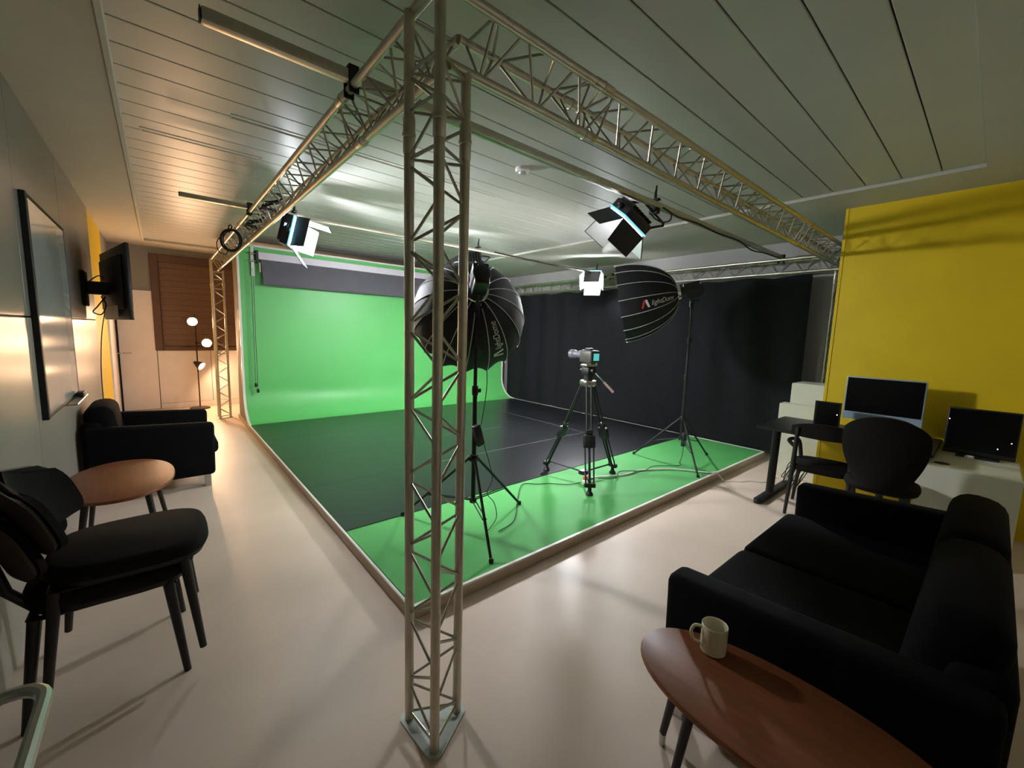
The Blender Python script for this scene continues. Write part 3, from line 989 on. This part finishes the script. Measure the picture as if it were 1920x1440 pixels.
MB().box((-0.025, -0.03, 0.135), (0.025, 0.04, 0.155), 0.006, 2).obj('hot_shoe', M_BLACKP, vc, 40, mtx=cm)

# ------------------------------------------------------------------ cables on the stage and floor


def cable(label, pts, r, material, z, group=None):
    P = [V((p[0], p[1], (p[2] if len(p) > 2 else z)+r)) for p in pts]
    o = MB().tube(spline(P, 7), r, 6).obj('cable', material, None)
    return tag(o, label, 'cable', group)


cable('white cable running over the front of the stage to the tripod', [(4.66, 1.80, 0.0), (4.60, 1.86, 0.085), (4.54, 1.91), (4.33, 2.20), (3.99, 2.40), (3.75, 2.42), (3.58, 2.47), (3.42, 2.55), (3.32, 2.58)], 0.008, M_EDGEW, SZ+0.002)
cable('thin black cable from the curtain stand to the power strip', [(4.59, 2.28), (4.45, 2.22), (4.2, 2.38), (3.95, 2.36), (3.72, 2.50), (3.5, 2.40), (3.34, 2.50)], 0.004, M_BLACKRUB, SZ+0.019)
cable('thin black cable snaking across the green strip from the round softbox stand', [(1.84, 2.25), (2.05, 2.32), (2.35, 2.62), (2.62, 2.86), (2.75, 2.78), (2.86, 2.72), (2.98, 2.60), (3.12, 2.56)], 0.004, M_BLACKRUB, SZ+0.004)
cable('thin white cable lying on the floor towards the desk', [(4.62, 1.84), (4.80, 1.66), (4.90, 1.62), (5.0, 1.50), (5.22, 1.53), (5.3, 1.45)], 0.004, M_EDGEW, 0.001)
ps = thing('power_strip', 'small orange and white power strip behind the tripod foot', 'power strip', (3.20, 2.55, SZ+0.002), 0.6)
MB().box((-0.10, -0.028, 0), (0.06, 0.028, 0.038), 0.006, 2).obj('socket_block', M_EDGEW, ps)
MB().box((-0.06, -0.022, 0.038), (-0.01, 0.022, 0.065), 0.006, 2).obj('plug', M_ORANGE, ps)
MB().box((0.06, -0.022, 0.002), (0.16, 0.022, 0.034), 0.006, 2).obj('plug', M_ORANGE, ps)

# cable coil hanging on the truss beam, and dark cable bundles inside it
cc = thing('cable_coil', 'coil of black cable hanging on the overhead truss beam', 'cable coil', (XA-0.045, 5.50, 2.46), 0.95)
cp = MB()
for k in range(6):
    rr = 0.098+0.006*math.sin(k*2.1)
    pts = [V((-0.012+0.006*k, rr*math.cos(a)+0.004*math.sin(k), rr*1.12*math.sin(a))) for a in [2*PI*q/28 for q in range(28)]]
    cp.tube(pts, 0.0065, 6, closed=True)
cp.obj('coils', M_BLACKRUB, cc)
MB().tube(spline([(0, 0.02, 0.10), (-0.02, 0.0, 0.15), (0.03, 0.0, 0.15), (0.01, 0.02, 0.08)]), 0.006, 6).obj('hanging_loop', M_BLACKRUB, cc)
MB().tube(spline([(-0.01, 0.06, 0.06), (-0.02, 0.13, -0.02), (-0.02, 0.12, -0.12), (0.0, 0.06, -0.15), (0, 0.03, -0.09)]), 0.005, 6).obj('tail', M_BLACKRUB, cc)
for (yy, lab) in ((4.75, 'black cable bundle lying inside the truss beam next to the hanging coil'), (3.95, 'small black cable bundle inside the truss beam near the LED panel')):
    bdl = MB()
    for k in range(5):
        pts = [(XA+0.06+0.05*math.sin(q*1.7+k*1.3), yy-0.22+0.44*q/8, ZT-0.035-0.01*k+0.02*math.cos(q*1.3+k)) for q in range(9)]
        bdl.tube(spline(pts, 4), 0.007, 6)
    tag(bdl.obj('cable_bundle', M_BLACKRUB, None), lab, 'cable')
# cables tied along the rails
cable('black cable tied under the rail between the tilted LED light and the yellow wall', [(3.2, P2Y-0.03, PZ-0.02), (3.45, P2Y-0.03, PZ-0.045), (3.8, P2Y-0.028, PZ-0.03), (4.2, P2Y-0.03, PZ-0.045), (4.7, P2Y-0.03, PZ-0.035), (5.1, P2Y-0.03, PZ-0.075), (5.5, P2Y-0.03, PZ-0.05), (6.0, P2Y-0.03, PZ-0.04)], 0.007, M_BLACKRUB, 0)
cable('loop of black cable hanging at the tilted LED light', [(3.0, P2Y-0.03, PZ-0.10), (3.15, P2Y-0.04, PZ-0.14), (3.30, P2Y-0.04, PZ-0.10), (3.33, P2Y-0.03, PZ-0.03)], 0.006, M_BLACKRUB, 0)
cable('black cables tied along the rail near the curtain truss', [(3.5, P1Y-0.03, PZ+0.0), (3.9, P1Y-0.03, PZ-0.015), (4.3, P1Y-0.03, PZ-0.02), (4.7, P1Y-0.03, PZ-0.03), (5.2, P1Y-0.03, PZ-0.015), (5.6, P1Y-0.03, PZ-0.03)], 0.009, M_BLACKRUB, 0)
sm = thing('smoke_detector', 'small round white smoke detector on the ceiling planks', 'smoke detector', (2.33, 2.67, ZP-0.045))
MB().lathe([(0, 0.045), (0.06, 0.045), (0.06, 0.028), (0.05, 0.02), (0, 0.02)], 24).obj('base', M_WHITE, sm)
MB().lathe([(0, 0.0), (0.026, 0.002), (0.03, 0.01), (0.028, 0.02), (0, 0.02)], 20).obj('sensor', M_SILVER, sm)

# ------------------------------------------------------------------ floor lamp with three heads
fl = thing('floor_lamp', 'bronze floor lamp with three lit spot heads before the brown blind', 'floor lamp', (0.50, 9.45, 0))
MB().lathe([(0, 0), (0.15, 0.0), (0.155, 0.008), (0.15, 0.022), (0.02, 0.03), (0, 0.03)], 28).obj('base', M_LAMPMETAL, fl)
MB().tube([(0, 0, 0.02), (0, 0, 1.72)], 0.011, 10).obj('pole', M_LAMPMETAL, fl)
for (hx, hy, hz, dv) in ((-0.04, -0.08, 1.585, (-0.12, -1.0, 0.14)), (0.15, -0.06, 1.21, (-0.05, -1.0, 0.03)), (0.035, -0.05, 0.80, (0.75, -0.55, -0.55))):
    F = frame((hx, hy, hz), dv)
    d = V(dv).normalized()
    sh = MB().lathe([(0.02, -0.12), (0.024, -0.10), (0.05, -0.06), (0.072, 0.0), (0.076, 0.030), (0.072, 0.030), (0.068, 0.0), (0.046, -0.058), (0.0, -0.085)], 24, F)
    so = sh.obj('lamp_shade', M_LAMPMETAL, fl)
    MB().lathe([(0, -0.055), (0.03, -0.045), (0.05, -0.015), (0.053, 0.008), (0.042, 0.034), (0, 0.047)], 16, F).obj('bulb', M_BULB, so)
    j = V((hx, hy, hz))-d*0.11
    MB().tube([j, V((0, 0, hz-0.0))], 0.008, 8).obj('arm', M_LAMPMETAL, fl)
    MB().lathe([(0, -0.025), (0.02, -0.022), (0.022, 0.0), (0.02, 0.022), (0, 0.025)], 12, Matrix.Translation((0, 0, hz))).obj('joint', M_LAMPMETAL, fl)

# ================================================================== LEFT SIDE
# glass board
gb = thing('glass_board', 'large glossy glass writing board on the grey side wall', 'whiteboard', (XL, 4.35, 0.94))
O = gb.location
MB().box((XL+0.012, 3.74, 0.96), (XL+0.022, 4.99, 2.26), 0.002, 1).obj('board_surface', M_GLASSBOARD, gb, 0, off=O)
for lo, hi in (((XL, 3.70, 0.94), (XL+0.030, 3.74, 2.28)), ((XL, 4.99, 0.94), (XL+0.024, 5.0, 2.28)),
               ((XL, 3.74, 2.26), (XL+0.026, 4.99, 2.28)), ((XL, 3.74, 0.94), (XL+0.026, 4.99, 0.96))):
    MB().box(lo, hi, 0.003, 1).obj('board_frame', M_BLACKM, gb, 0, off=O)
tyo = MB().box((XL, 4.35, 0.925), (XL+0.085, 4.92, 0.939), 0.004, 1)
tyo.obj('pen_tray', M_STEEL, gb, 0, off=O)
er = MB().box((XL+0.032, 4.74, 0.0), (XL+0.075, 4.88, 0.035), 0.008, 2).obj('board_eraser', M_BLACKP, None)
er.location = (0, 0, 0.9402)
tag(er, 'black board eraser on the tray of the glass board', 'eraser')

# wall mounted television seen from behind
tn, tf_ = V((-0.195, 5.36, 0)), V((-0.45, 6.57, 0))
tvd = (tf_-tn).normalized()
tvn = V((-tvd.y, tvd.x, 0))            # towards the wall side or room
if tvn.x > 0:
    tvn = -tvn
tv = thing('wall_television', 'black flat television on a wall arm, its back turned to the glass board', 'television', (XL, 6.1, 1.57))
O = tv.location


def tvm(z0):
    mm = Matrix((tvd, tvn, V((0, 0, 1)))).transposed().to_4x4()
    mm.translation = V((tn.x, tn.y, z0))
    return mm


W_ = (tf_-tn).length
MB().box((0, -0.02, 0), (W_, 0.012, 0.715), 0.008, 2, tvm(1.57)).obj('panel', M_BLACKP, tv, 40, off=O)
MB().box((0.12, 0.012, 0.10), (W_-0.12, 0.04, 0.62), 0.012, 2, tvm(1.57)).obj('rear_cover', M_BLACKM, tv, 40, off=O)
MB().box((0.0, -0.021, 0.0), (W_, -0.0195, 0.715), 0, 1, tvm(1.57)).obj('screen', M_SCREEN, tv, 0, off=O)
MB().box((0.30, 0.04, 0.02), (W_-0.30, 0.046, 0.14), 0.003, 1, tvm(1.57)).obj('port_panel', M_BOARD, tv, 0, off=O)
MB().box((XL, 5.98, 1.70), (XL+0.03, 6.22, 2.05), 0.008, 1).obj('wall_plate', M_BLACKM, tv, 0, off=O)
MB().box((XL+0.03, 6.02, 1.82), (-0.36, 6.10, 1.95), 0.01, 1).obj('arm', M_BLACKM, tv, 0, off=O)
MB().tube(spline([(-0.40, 5.98, 1.80), (-0.46, 5.95, 1.70), (-0.50, 5.98, 1.64), (-0.44, 6.0, 1.62), (-0.40, 5.95, 1.72), (-0.44, 6.1, 1.80)]), 0.006, 6).obj('cable_loop', M_BLACKRUB, tv, off=O)
MB().tube(spline([(XL+0.02, 6.3, 1.95), (-0.46, 6.3, 2.03), (-0.40, 6.2, 1.96)]), 0.006, 6).obj('cable_loop', M_BLACKRUB, tv, off=O)
MB().tube(spline([(-0.42, 6.35, 1.75), (-0.50, 6.6, 1.4), (-0.545, 6.75, 0.9), (-0.545, 6.8, 0.3), (-0.54, 6.8, 0.02)]), 0.005, 6).obj('power_lead', M_BLACKRUB, tv, off=O)


def sofa(name, label, cat, loc, rz, width, depth, cushions=1):
    """faces local +X; width along local Y; origin at the floor centre of the back edge"""
    t = thing(name, label, cat, loc, rz)
    hw = width/2
    MB().box((0.05, -hw+0.10, 0.12), (depth-0.05, hw-0.10, 0.30), 0.02, 2).obj('base', M_SOFA, t, 50)
    for sg in (1, -1):
        y0, y1 = sorted((sg*hw, sg*(hw-0.13)))
        a = MB()
        b = bmesh.new()
        # arm with a slightly higher rear
        pts = [(0.02, 0.12), (depth-0.04, 0.12), (depth-0.03, 0.62), (0.02, 0.665)]
        A = [b.verts.new((p[0], y0, p[1])) for p in pts]
        B = [b.verts.new((p[0], y1, p[1])) for p in pts]
        b.faces.new(A); b.faces.new(B[::-1])
        for k in range(4):
            b.faces.new((A[k], B[k], B[(k+1) % 4], A[(k+1) % 4]))
        bmesh.ops.recalc_face_normals(b, faces=b.faces[:])
        bmesh.ops.bevel(b, geom=b.edges[:], offset=0.035, segments=3, profile=0.5, affect='EDGES')
        a._merge(b)
        a.obj('arm', M_SOFA, t, 50)
    iw = 2*hw-0.26
    cw = iw/cushions
    for k in range(cushions):
        y0 = -iw/2+k*cw
        MB().box((0.20, y0+0.004, 0.29), (depth+0.005, y0+cw-0.004, 0.43), 0.045, 3).obj('seat_cushion', M_SOFA, t, 50)
        bk = MB()
        bk.box((0.10, y0+0.006, 0.40), (0.30, y0+cw-0.006, 0.80), 0.08, 4, Matrix.Rotation(-0.12, 4, 'Y'))
        bk.obj('back_cushion', M_SOFA, t, 50)
    MB().box((0.0, -hw+0.10, 0.12), (0.14, hw-0.10, 0.70), 0.05, 3).obj('back', M_SOFA, t, 50)
    for x in (0.10, depth-0.10):
        for y in (-hw+0.07, hw-0.07):
            MB().box((x-0.025, y-0.025, 0.0), (x+0.025, y+0.025, 0.125), 0.004, 1).obj('leg', M_STEEL, t, 0)
    return t


sofa('armchair', 'black upholstered armchair with square arms against the side wall', 'armchair', (-0.55, 5.20, 0), 0.0, 0.92, 0.93)
sofa('sofa', 'long black upholstered sofa with square arms before the white cabinet', 'sofa', (2.38, -0.14, 0), PI/2, 1.78, 0.93, 2)


def oval_table(label, c, a, b, z, legs, rz=0.0):
    t = thing('coffee_table', label, 'coffee table', (c[0], c[1], 0), rz)
    MB().prism(ellipse(0, 0, a, b, 56, 2.15), z-0.022, z, 0.006).obj('table_top', M_TABLE, t, 30)
    ap = MB().prism(ellipse(0, 0, a*0.55, b*0.62, 24), z-0.055, z-0.022)
    ap.obj('apron', M_DARKWOOD, t, 30)
    for (x, y) in legs:
        tx, ty = x*0.72, y*0.80
        lg = MB().tube([(tx, ty, z-0.03), (x, y, 0.05)], [0.019, 0.013], 12).obj('leg', M_DARKWOOD, t)
        MB().tube([(x-0.012*0, y, 0.055), (x, y, 0.0)], [0.0135, 0.011], 12).obj('leg_tip', M_STEEL, lg)
    return t


oval_table('brown oval coffee table between the stacked chairs and the black armchair', (-0.255, 3.75), 0.285, 0.47, 0.50, [(0.22, 0.30), (0.19, -0.34), (-0.20, 0.30), (-0.20, -0.34)])
oval_table('brown oval coffee table with a cream mug beside the black sofa', (1.272, 0.285), 0.206, 0.415, 0.50, [(0.11, 0.38), (-0.02, 0.27), (0.0, -0.34)])
mg = thing('coffee_mug', 'cream ceramic mug on the brown oval table', 'mug', (1.372, 0.512, 0.50))
MB().lathe([(0, 0.0), (0.034, 0.0), (0.040, 0.006), (0.041, 0.02), (0.041, 0.096), (0.0395, 0.098), (0.0375, 0.096), (0.0375, 0.02), (0.034, 0.010), (0, 0.009)], 32).obj('cup', M_CREAM, mg)
hd_ = V((-0.55, 0.80, 0)).normalized()
MB().tube(spline([hd_*0.038+V((0, 0, 0.082)), hd_*0.062+V((0, 0, 0.082)), hd_*0.072+V((0, 0, 0.058)), hd_*0.062+V((0, 0, 0.030)), hd_*0.038+V((0, 0, 0.022))], 5), 0.0055, 8).obj('handle', M_CREAM, mg)


def stack_chair(label, loc, rz):
    t = thing('stacking_chair', label, 'chair', loc, rz, None)

    def seat_shape(n=40, gx=1.0, gy=1.0):
        out = []
        for (x, y) in ellipse(0.02, 0, 0.27*gx, 0.25*gy, n, 3.4):
            out.append((x, y*(1.0+0.05*(x/0.27))))
        return out
    MB().prism(seat_shape(), 0.435, 0.505, 0.028).obj('seat_pad', M_CHAIRFAB, t, 60)
    MB().prism(seat_shape(40, 0.93, 0.92), 0.418, 0.437).obj('seat_shell', M_DARKWOOD, t, 30)
    fr = MB()
    for sg in (1, -1):
        fr.box((-0.22, sg*0.20-0.016, 0.41), (0.22, sg*0.20+0.016, 0.42), 0.003, 1)
    for xx in (-0.21, 0.19):
        fr.box((xx-0.016, -0.20, 0.41), (xx+0.016, 0.20, 0.42), 0.003, 1)
    fr.obj('seat_frame', M_DARKWOOD, t, 0)
    for sx, fx in ((0.19, 0.235), (-0.20, -0.245)):
        for sg in (1, -1):
            MB().tube([(sx, sg*0.205, 0.42), (fx, sg*0.25, 0.0)], [0.021, 0.0135], 12).obj('leg', M_DARKWOOD, t)

    def back(off, g=1.0):
        def fn(u, v):
            vv = (2*v-1)
            wid = (max(0.0, 1-abs(vv)**3.2))**(1/3.2)*0.93+0.07
            q = (2*u-1)*wid*g
            a = q*0.98
            vc = 0.5+vv*0.5*g
            rr = 0.29
            hx = -0.285+rr*(1-math.cos(a))*1.05-0.10*vc+off
            z = 0.565+0.30*vc-0.03*abs(q)**3
            return (hx, rr*math.sin(a)*1.03, z)
        return fn
    MB().grid(back(0.0), 24, 14, 0.012).obj('back_shell', M_PLY, t, 50)
    MB().grid(back(0.026, 0.97), 24, 14, 0.024).obj('back_pad', M_CHAIRFAB, t, 50)
    for sg in (1, -1):
        MB().tube([(-0.20, sg*0.13, 0.42), (-0.275, sg*0.13, 0.52), (-0.315, sg*0.125, 0.72)], [0.018, 0.017, 0.012], 10).obj('back_post', M_DARKWOOD, t)
    return t


stack_chair('lower of two dark stacking chairs stacked by the side wall', (-0.222, 2.455, 0.0), 0.0)
stack_chair('upper of two dark stacking chairs stacked by the side wall', (-0.162, 2.445, 0.092), 0.0)

# steel tube frame by the wall
sf = thing('steel_tube_frame', 'bare steel tube frame with rounded corners by the wall before the stacked chairs', 'metal frame', (-0.40, 1.13, 0))


def rring(x0, x1, y0, y1, z, r, n=6):
    out = []
    for (cx, cy, a0) in ((x1-r, y1-r, 0), (x0+r, y1-r, PI/2), (x0+r, y0+r, PI), (x1-r, y0+r, 1.5*PI)):
        for k in range(n+1):
            a = a0+PI/2*k/n
            out.append((cx+r*math.cos(a), cy+r*math.sin(a), z))
    return out


MB().tube(rring(-0.145, 0.16, -0.24, 0.21, 0.715, 0.06), 0.0145, 10, closed=True).obj('top_ring', M_STEEL, sf)
MB().tube(rring(-0.14, 0.12, -0.23, 0.20, 0.20, 0.05), 0.010, 10, closed=True).obj('foot_ring', M_STEEL, sf)
for (x, y) in ((-0.125, -0.22), (-0.125, -0.02), (0.125, -0.22), (0.125, -0.02)):
    MB().tube([(x, y, 0.0), (x, y, 0.715)], 0.010, 10).obj('leg', M_STEEL, sf)

# ================================================================== DESK SIDE
dk = thing('desk', 'black desk on T shaped legs against the yellow wall', 'desk', (4.76, 0.82, 0))
O = dk.location
MB().box((4.36, 0.22, 0.715), (5.17, 1.43, 0.742), 0.006, 1).obj('desk_top', M_BLACKP, dk, 0, off=O)
for yy in (1.335, 0.36):
    lg = MB().tube([(4.62, yy, 0.03), (4.66, yy, 0.70)], [0.036, 0.036], 16).obj('leg', M_BLACKM, dk, off=O)
    MB().prism([(4.30+0.034*math.cos(a), yy+0.034*math.sin(a)) for a in [PI/2+PI*k/8 for k in range(9)]]+[(5.12+0.034*math.cos(a), yy+0.034*math.sin(a)) for a in [-PI/2+PI*k/8 for k in range(9)]], 0.0, 0.045, 0.008).obj('foot', M_BLACKM, lg, 30, off=O)
MB().box((4.62, 0.36, 0.66), (4.70, 1.335, 0.715), 0.004, 1).obj('cross_beam', M_BLACKM, dk, 0, off=O)

im = thing('desktop_computer', 'wide desktop computer screen with pale silver chin on the black desk', 'computer', (4.95, 0.62, 0.742), 0.0)
MB().box((-0.010, -0.273, 0.105), (0.012, 0.273, 0.505), 0.006, 2).obj('case', M_SILVERBLUE, im, 40)
MB().box((-0.0135, -0.262, 0.178), (-0.009, 0.262, 0.495), 0.001, 1).obj('screen', M_SCREEN, im, 0)
MB().box((-0.012, -0.273, 0.105), (-0.0095, 0.273, 0.172), 0.001, 1).obj('chin', M_SILVERBLUE, im, 0)
st = MB().box((-0.07, -0.09, 0.0), (0.09, 0.09, 0.006), 0.002, 1)
st.box((0.012, -0.09, 0.0), (0.02, 0.09, 0.28), 0.002, 1)
st.obj('stand', M_SILVERBLUE, im, 0)
lp = thing('laptop', 'small open black laptop on the desk beside the silver framed screen', 'laptop', (4.62, 0.955, 0.742), 0.0)
MB().box((-0.12, -0.10, 0.0), (0.06, 0.10, 0.014), 0.004, 1).obj('keyboard_base', M_BLACKP, lp, 0)
MB().box((0.05, -0.10, 0.014), (0.06, 0.10, 0.27), 0.003, 1).obj('lid', M_BLACKP, lp, 0)
MB().box((0.047, -0.085, 0.03), (0.0505, 0.085, 0.26), 0, 1).obj('screen', M_SCREEN, lp, 0)
MB().lathe([(0, 0), (0.003, 0.0), (0.003, 0.003), (0, 0.003)], 10, frame((0.046, -0.075, 0.16), (-1, 0, 0))).obj('status_light', M_SPARK, lp)

# white step blocks by the curtain
sb = thing('step_block', 'tall white block of the stepped pair behind the desk leg', 'block', (5.80, 1.42, 0))
MB().box((-0.20, -0.24, 0.0), (0.22, 0.09, 1.075), 0.004, 1).obj('block_body', M_BOXW, sb, 0)
sb2 = thing('step_block', 'lower white block standing before the taller white block', 'block', (5.45, 1.38, 0))
MB().box((-0.02, -0.22, 0.0), (0.14, 0.185, 0.845), 0.004, 1).obj('block_body', M_BOXW, sb2, 0)

# white cabinet with a round hole, a dark screen standing on it
wc = thing('white_cabinet', 'off white low cabinet with a round hole in its top by the yellow wall', 'cabinet', (4.80, 0.05, 0))
MB().box((-0.39, -0.27, 0.0), (0.40, 0.25, 0.65), 0.010, 2).obj('body', M_BOXW, wc, 0)
MB().lathe([(0, 0.0), (0.043, 0.0), (0.046, 0.003), (0, 0.003)], 24, Matrix.Translation((-0.23, 0.13, 0.65))).obj('cable_hole', M_BLACKP, wc)
sc = thing('dark_monitor', 'dark monitor standing on the white cabinet against the yellow wall', 'monitor', (5.05, 0.01, 0.651))
MB().box((-0.015, -0.20, 0.014), (0.02, 0.20, 0.40), 0.008, 2).obj('panel', M_BLACKP, sc, 40)
MB().box((-0.0175, -0.19, 0.05), (-0.0145, 0.19, 0.39), 0, 1).obj('screen', M_SCREEN, sc, 0)
st = MB().box((-0.06, -0.12, 0.0), (0.07, 0.12, 0.012), 0.004, 1)
st.box((-0.01, -0.03, 0.01), (0.015, 0.03, 0.06))
st.obj('foot', M_BLACKP, sc, 0)
for (y, z) in ((0.185, 0.30), (-0.165, 0.16), (-0.10, 0.10)):
    MB().lathe([(0, 0), (0.0025, 0.0), (0.0025, 0.003), (0, 0.003)], 10, frame((-0.018, y, z), (-1, 0, 0))).obj('status_light', M_SPARK, sc)
pk = MB().lathe([(0, 0), (0.026, 0.0), (0.028, 0.006), (0.028, 0.022), (0.022, 0.028), (0, 0.028)], 20).obj('white_puck', M_BOXW, None)
pk.location = (4.94, 0.05, 0.65)
tag(pk, 'small white round puck on the white cabinet before the dark monitor', 'puck')

# desk chair with open back and arms
ac = thing('desk_chair', 'black open backed armchair pushed up to the black desk', 'chair', (4.50, 0.90, 0), 0.10)
MB().prism(ellipse(0, 0, 0.23, 0.24, 36, 3.2), 0.41, 0.47, 0.022).obj('seat', M_CHAIRFAB, ac, 60)
for sg in (1, -1):
    MB().tube([(0.20, sg*0.20, 0.41), (0.235, sg*0.235, 0.0)], [0.019, 0.013], 12).obj('leg', M_DARKWOOD, ac)
    MB().tube([(-0.20, sg*0.19, 0.80), (-0.19, sg*0.20, 0.45), (-0.235, sg*0.215, 0.0)], [0.016, 0.020, 0.013], 12).obj('leg', M_DARKWOOD, ac)
    MB().tube(spline([(-0.19, sg*0.20, 0.62), (-0.05, sg*0.27, 0.64), (0.12, sg*0.26, 0.63), (0.19, sg*0.225, 0.60), (0.205, sg*0.20, 0.44)], 5), 0.017, 10).obj('arm', M_DARKWOOD, ac)


def rail_b(u, v):
    a = (u-0.5)*1.5
    return (-0.235+0.30*(1-math.cos(a)), 0.36*math.sin(a), 0.72+0.135*v-0.05*(abs(u-0.5)*2)**2*v)


MB().grid(rail_b, 20, 5, 0.025).obj('back_rail', M_CHAIRFAB, ac, 50)

# swivel chair with rounded shell back
sw = thing('swivel_chair', 'black swivel chair with a rounded shell back before the white cabinet', 'chair', (4.12, 0.46, 0), 0.05)


def shell(u, v):
    a = (u-0.5)*1.9
    w_ = 0.255*(1-0.50*(1-v)**2.0-0.10*v**5)
    return (-0.23+0.20*(1-math.cos(a))-0.06*v, w_*math.sin(a)/math.sin(0.95), 0.50+0.54*v-0.10*(abs(u-0.5)*2)**2.2*v)


MB().grid(shell, 22, 14, 0.035).obj('back_shell', M_CHAIRFAB, sw, 60)
MB().prism(ellipse(0.02, 0, 0.22, 0.22, 36, 2.6), 0.46, 0.53, 0.028).obj('seat', M_CHAIRFAB, sw, 60)
MB().tube([(0, 0, 0.09), (0, 0, 0.46)], [0.026, 0.022], 14).obj('gas_column', M_BLACKM, sw)
MB().box((-0.19, -0.03, 0.46), (-0.15, 0.03, 0.64), 0.01, 2).obj('back_bracket', M_BLACKM, sw)
for k in range(5):
    a = 2*PI*k/5+0.3
    e = V((0.27*math.cos(a), 0.27*math.sin(a), 0.07))
    lg = MB().tube([(0, 0, 0.11), e], [0.022, 0.014], 10).obj('base_arm', M_BLACKM, sw)
    MB().tube([(e.x, e.y-0.02, 0.028), (e.x, e.y+0.02, 0.028)], 0.028, 12).obj('caster', M_BLACKRUB, lg)
# tangle of leads under the desk
tl = MB()
for k in range(4):
    pts = [(5.02+0.05*math.sin(q*1.3+k), 1.30-0.05*k+0.05*math.cos(q*1.9+k*0.8), 0.30*abs(math.sin(q*0.9+k*0.5))+0.006) for q in range(9)]
    tl.tube(spline(pts, 5), 0.004, 6)
tag(tl.obj('cable_tangle', M_BLACKRUB, None), 'tangle of thin black leads under the desk by the white blocks', 'cable')
